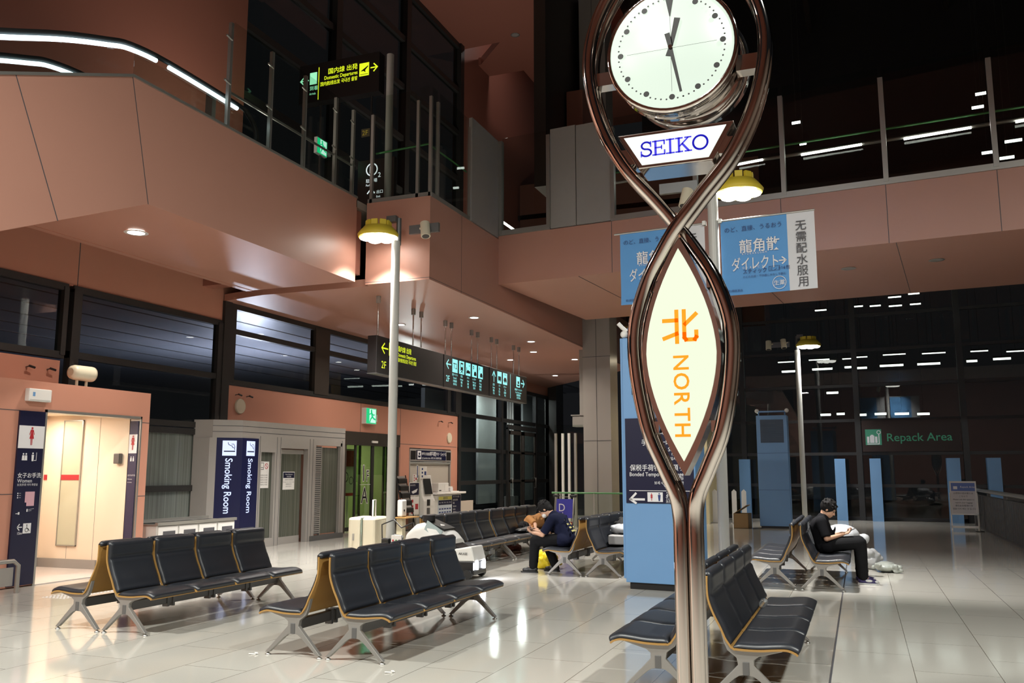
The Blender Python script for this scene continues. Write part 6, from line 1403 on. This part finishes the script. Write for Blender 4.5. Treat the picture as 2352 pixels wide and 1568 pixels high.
# yellow lit strip + elevator shaft behind the main column
es = MB().box((-7.2, 29.0, 0), (-5.2, 29.2, 6.5)); struct(es.build('wall_elevator_back', mat('amber_cladding', (0.42, 0.29, 0.10), 0.5)))
light('shaft_light', (-6.0, 27.9, 5.2), 14, 0.6, (1, 0.85, 0.6))
es = thing('elevator_shaft', 'glass elevator shaft with steel rails left of the grey main column', 'elevator', (-8.6, 25.6, 0))
for x_ in (0.0, 0.22, 0.42, 0.62): MB().box((x_, 0, 0), (x_+0.07, 0.08, 2.75)).build('post', PAPER if x_ in (0.22, 0.42) else STEEL, es)
MB().box((0.55,0.1,2.95),(1.0,0.5,3.25)).box((0.5,0.08,3.28),(1.0,0.5,3.31)).build('beam', GREYP, es); MB().box((0.75,0.2,3.25),(0.88,0.35,6.0)).box((0.93,0.2,0),(0.99,0.35,5.9)).build('rail_column', GREYP, es); MB().box((0,0.02,0.0),(0.9,0.03,3.0)).build('glass_panel', GLASS, es)
# green topped glass rail in front of the column
gr = thing('glass_barrier', 'low glass barrier with green handrail in front of the grey column', 'glass barrier', (-8.35, 24.6, 0)); MB().tube([(0,0,1.0),(2.6,-0.25,1.0)],0.025,10).build('green_handrail', GREENR, gr); MB().hexa([(0,0.0,0.02),(2.6,-0.25,0.02),(2.6,-0.24,0.02),(0,0.01,0.02)], [(0,0.0,0.97),(2.6,-0.25,0.97),(2.6,-0.24,0.97),(0,0.01,0.97)]).build('glass_panel', GLASS, gr)
for f_ in (0.1, 0.5, 0.9): MB().box((2.6*f_-0.02, -0.25*f_-0.02, 0), (2.6*f_+0.02, -0.25*f_+0.02, 1.0)).build('post', STEEL, gr)
# luggage trolley with blue panel
tl = thing('luggage_trolley', 'luggage trolley with blue advertising panel behind the navy tee person', 'trolley', (-6.95, 20.6, 0), R(-10))
MB().tube([(0,0,0.12),(0,0.1,1.0),(0.5,0.1,1.0),(0.5,0,0.12),(0.5,-0.6,0.12),(0,-0.6,0.12),(0,0,0.12)],0.018,10).build('frame', STEEL, tl); tp_ = MB().hexa([(0.03,0.05,0.5),(0.47,0.05,0.5),(0.47,0.07,0.5),(0.03,0.07,0.5)], [(0.03,0.10,0.95),(0.47,0.10,0.95),(0.47,0.12,0.95),(0.03,0.12,0.95)]).build('blue_panel', mat('trolley_blue', (0.05,0.05,0.35), 0.4), tl)
MB().text('D', 0.26, (0.1,0.045,0.66), VX, VZ).text('al', 0.2, (0.12,0.035,0.5), VX, VZ).build('lettering', INKWHT, tp_, closed=False); MB().box((0.1,-0.3,0.35),(0.5,0.0,0.42)).build('red_basket', INKRED, tl); MB().cyl((-0.06,0.1,1.02),(0.1,0.1,1.02),0.03,10).cyl((0.4,0.1,1.02),(0.56,0.1,1.02),0.03,10).build('grip', RUBBER, tl)
for x_ in (0, 0.5):
    for y_ in (-0.55, 0.0): MB().lathe([(0.06,-0.015),(0.06,0.015)], (x_, y_, 0.06), 14, 'x').build('wheel', RUBBER, tl)
# right hand railing
rl = thing('railing', 'dark balustrade with bright top rail at the right edge of the hall', 'railing', (3.10, 21.0, 0))
MB().box((0,-6,0),(0.1,9,0.95)).build('infill', mat('railing_grey', (0.07, 0.065, 0.06), 0.5, noise=0.4, nscale=4), rl); MB().tube([(0.02,-6,1.08),(0.02,9,1.08)],0.05,10).build('top_rail', STEEL, rl)
sp_ = MB()
for k in range(50): sp_.box((-0.012,-6+k*0.3,0.05),(0.0,-5.985+k*0.3,0.93))
tag(sp_.build('slats', ALUD, rl), kind='stuff')
for k in range(6): MB().box((0.0,-5.9+k*2.9,0),(0.08,-5.85+k*2.9,1.05)).build('post', ALUD, rl)
sc2 = thing('weighing_scale', 'small clear stand on the floor right of the A-board', 'stand', (2.92, 27.2, 0)); MB().cyl((0,0,0),(0,0,0.45),0.02,10).build('stem', STEEL, sc2); MB().lathe([(0.09,0.43),(0.11,0.46),(0.11,0.48)],(0,0,0),18).build('dish', clr, sc2); MB().cyl((0,0,0),(0,0,0.02),0.11,18).build('foot', BLACK, sc2)
# litter
for lab, x, y, m__ in (('small white paper scrap on the floor in front of the leftmost bench pair', -5.1, 6.75, PAPER), ('curled white paper scrap under the second bench', -3.62, 6.55, PAPER)):
    tag(MB().obox((x,y,0.006),(0.06,0.02,0.004),(0.1,0.1,0.6)).obox((x+0.03,y+0.02,0.012),(0.03,0.02,0.004),(0.5,0.2,1.2)).build('paper_scrap', m__), lab, 'litter')
# ================================================================== OUTSIDE
ex = MB().box((-30, -5, -0.15), (-17.0, 45, -0.05)); struct(ex.build('floor_outside_left', mat('asphalt_left', (0.04,0.04,0.04), 0.8)))
cn = MB().box((-32, 5, 5.75), (-13.2, 45, 5.85)); struct(cn.build('ceiling_canopy', mat('canopy_metal', (0.30, 0.31, 0.36), 0.3, 0.6, noise=0.15, nscale=0.8)))
j = MB()
for k in range(7): j.box((-14.5-k*1.5, 5, 5.735), (-14.44-k*1.5, 45, 5.75))
struct(j.build('trim_13', DARKFR))
light('canopy_uplight', (-19.5, 25.0, 2.4), 1000, 0.5, (0.75, 0.78, 1.0), rot=(PI, 0, 0))
light('canopy_uplight', (-16.5, 31.0, 3.2), 260, 0.5, (0.95, 0.98, 1.0), rot=(PI, R(40), 0))
wl = MB().box((-19, 37, 0), (-18.8, 54, 5.5)); struct(wl.build('wall_outside', mat('outside_wall', (0.45,0.47,0.46), 0.6)))
for i, (x, y, lab) in enumerate(((-15.2, 38.0, 'white lit steel column outside the glass double door'),)):
    t_ = thing('outside_column', lab, 'column', (x, y, 0)); MB().box((0,0,0),(0.5,0.5,0.5)).build('plinth', GREYP, t_)
    for k in range(3): MB().cyl((0.1+0.12*k,0.2,0.5),(0.1+0.12*k,0.2,5.5),0.05,12).build('shaft', PAPER, t_)
light('outside_column_light', (-13.7, 36.3, 4.9), 90, 0.3, (0.95, 1, 1))
struct(MB().box((-16, 33.5, 12.0), (22, 54, 12.2)).build('ceiling_outside', DARKFR))
struct(MB().box((-14.6, 33.4, 0.3), (-14.5, 35.3, 5.2)).box((-14.6, 38.6, 0.3), (-14.5, 40.6, 5.2)).build('wall_outside_screen', mat('pale_screen', (0.50, 0.54, 0.53), 0.6, noise=0.15, nscale=1.5)))
light('outside_screen_light', (-13.6, 33.0, 4.9), 70, 0.3, (0.92, 1, 1))
# glowing tubes placed beyond the glass for the bright streaks seen in it
def glow_tube(x0, x1, z, Y, label, grp, r=0.045):
    c = (x0+x1)/2
    t_ = thing('glow_tube', label, 'linear light', (c, Y-0.095*c, z), R(-5.4), grp)
    MB().cyl((-(x1-x0)/2,0,0),((x1-x0)/2,0,0),r,8).build('tube', E_TUBE, t_); MB().box((-(x1-x0)/2,-0.05,r*0.6),((x1-x0)/2,0.05,r+0.06)).build('fitting', DARKFR, t_)
    MB().cyl((0,0,r), (0,0,(12.0 if Y > 35 else 19.35)-z), 0.006, 6).build('hanger_wire', DARKFR, t_)
U_ = [(-3.57,-2.91,6.82),(-2.04,-1.06,6.86),(-0.46,-0.15,6.89),(0.09,0.59,6.82),(1.2,2.28,6.87),(2.91,3.93,6.86),(5.07,5.53,6.89),(6.2,6.94,6.93)]
V_ = [(-3.75,-2.93,7.32),(-2.19,-1.18,7.35),(-0.55,-0.13,7.32),(0.12,0.64,7.37),(1.37,2.41,7.41),(3.15,4.19,7.37),(5.27,6.02,7.35),(6.78,7.5,7.25)]
W_ = [(-1.76,-1.2,9.94),(0.16,0.57,9.99),(0.9,1.41,9.95),(1.79,2.39,9.87),(2.76,3.25,9.88),(1.78,2.38,10.32),(2.71,3.22,10.41)]
L_ = [(-1.6,-1.15,4.26),(-0.88,-0.54,4.28),(0.06,0.4,4.21),(0.76,1.25,4.23),(1.6,2.19,4.21),(2.53,3.03,4.18),(-1.28,-0.77,5.28)]
for A_, Y_, lb, gp, rr_ in ((U_, 48, '%s from left of the bright lower row of glowing streaks in far glass', 'bright row of glowing streaks in the far glass', 0.06), (V_, 48, '%s from left of the thin dim streaks just above the bright row', 'dim row of glowing streaks in the far glass', 0.03), (W_, 48, '%s from left of the short glowing streaks high in the glass under the bridge', 'glowing streaks seen just under the bridge', 0.04), (L_, 44, '%s from left of the short glowing streaks above the Repack Area sign', 'glowing streaks above the Repack Area sign', 0.06)):
    for k_, (a, b_, z) in enumerate(sorted(A_)): glow_tube(a, b_, z, Y_, lb % ORD[k_], gp, rr_)
for k_, (a, b_, z) in enumerate(((5.29,5.68,17.12),(5.12,5.56,16.56),(6.2,6.81,14.9),(5.35,5.74,14.56),(5.97,6.49,14.23),(-2.05,-1.69,17.22),(-1.76,-1.48,16.18))):
    f_ = 30/40.0; glow_tube(a*f_, b_*f_, 1.6+(z-1.6)*f_, 30, ('topmost small ceiling light in the right column behind the bridge glass', 'second small ceiling light from top in the right column behind bridge glass', 'rightmost small ceiling light behind the bridge glass below the tall column', 'small ceiling light by the right bridge post under the lit handrail', 'lowest small ceiling light right of the rightmost bridge post', 'upper small ceiling light in the bridge glass right of the clock', 'lower small ceiling light in the bridge glass right of the clock')[k_], 'ceiling lights seen through the bridge glass', 0.05)
bpy.data.objects.remove(_fo)
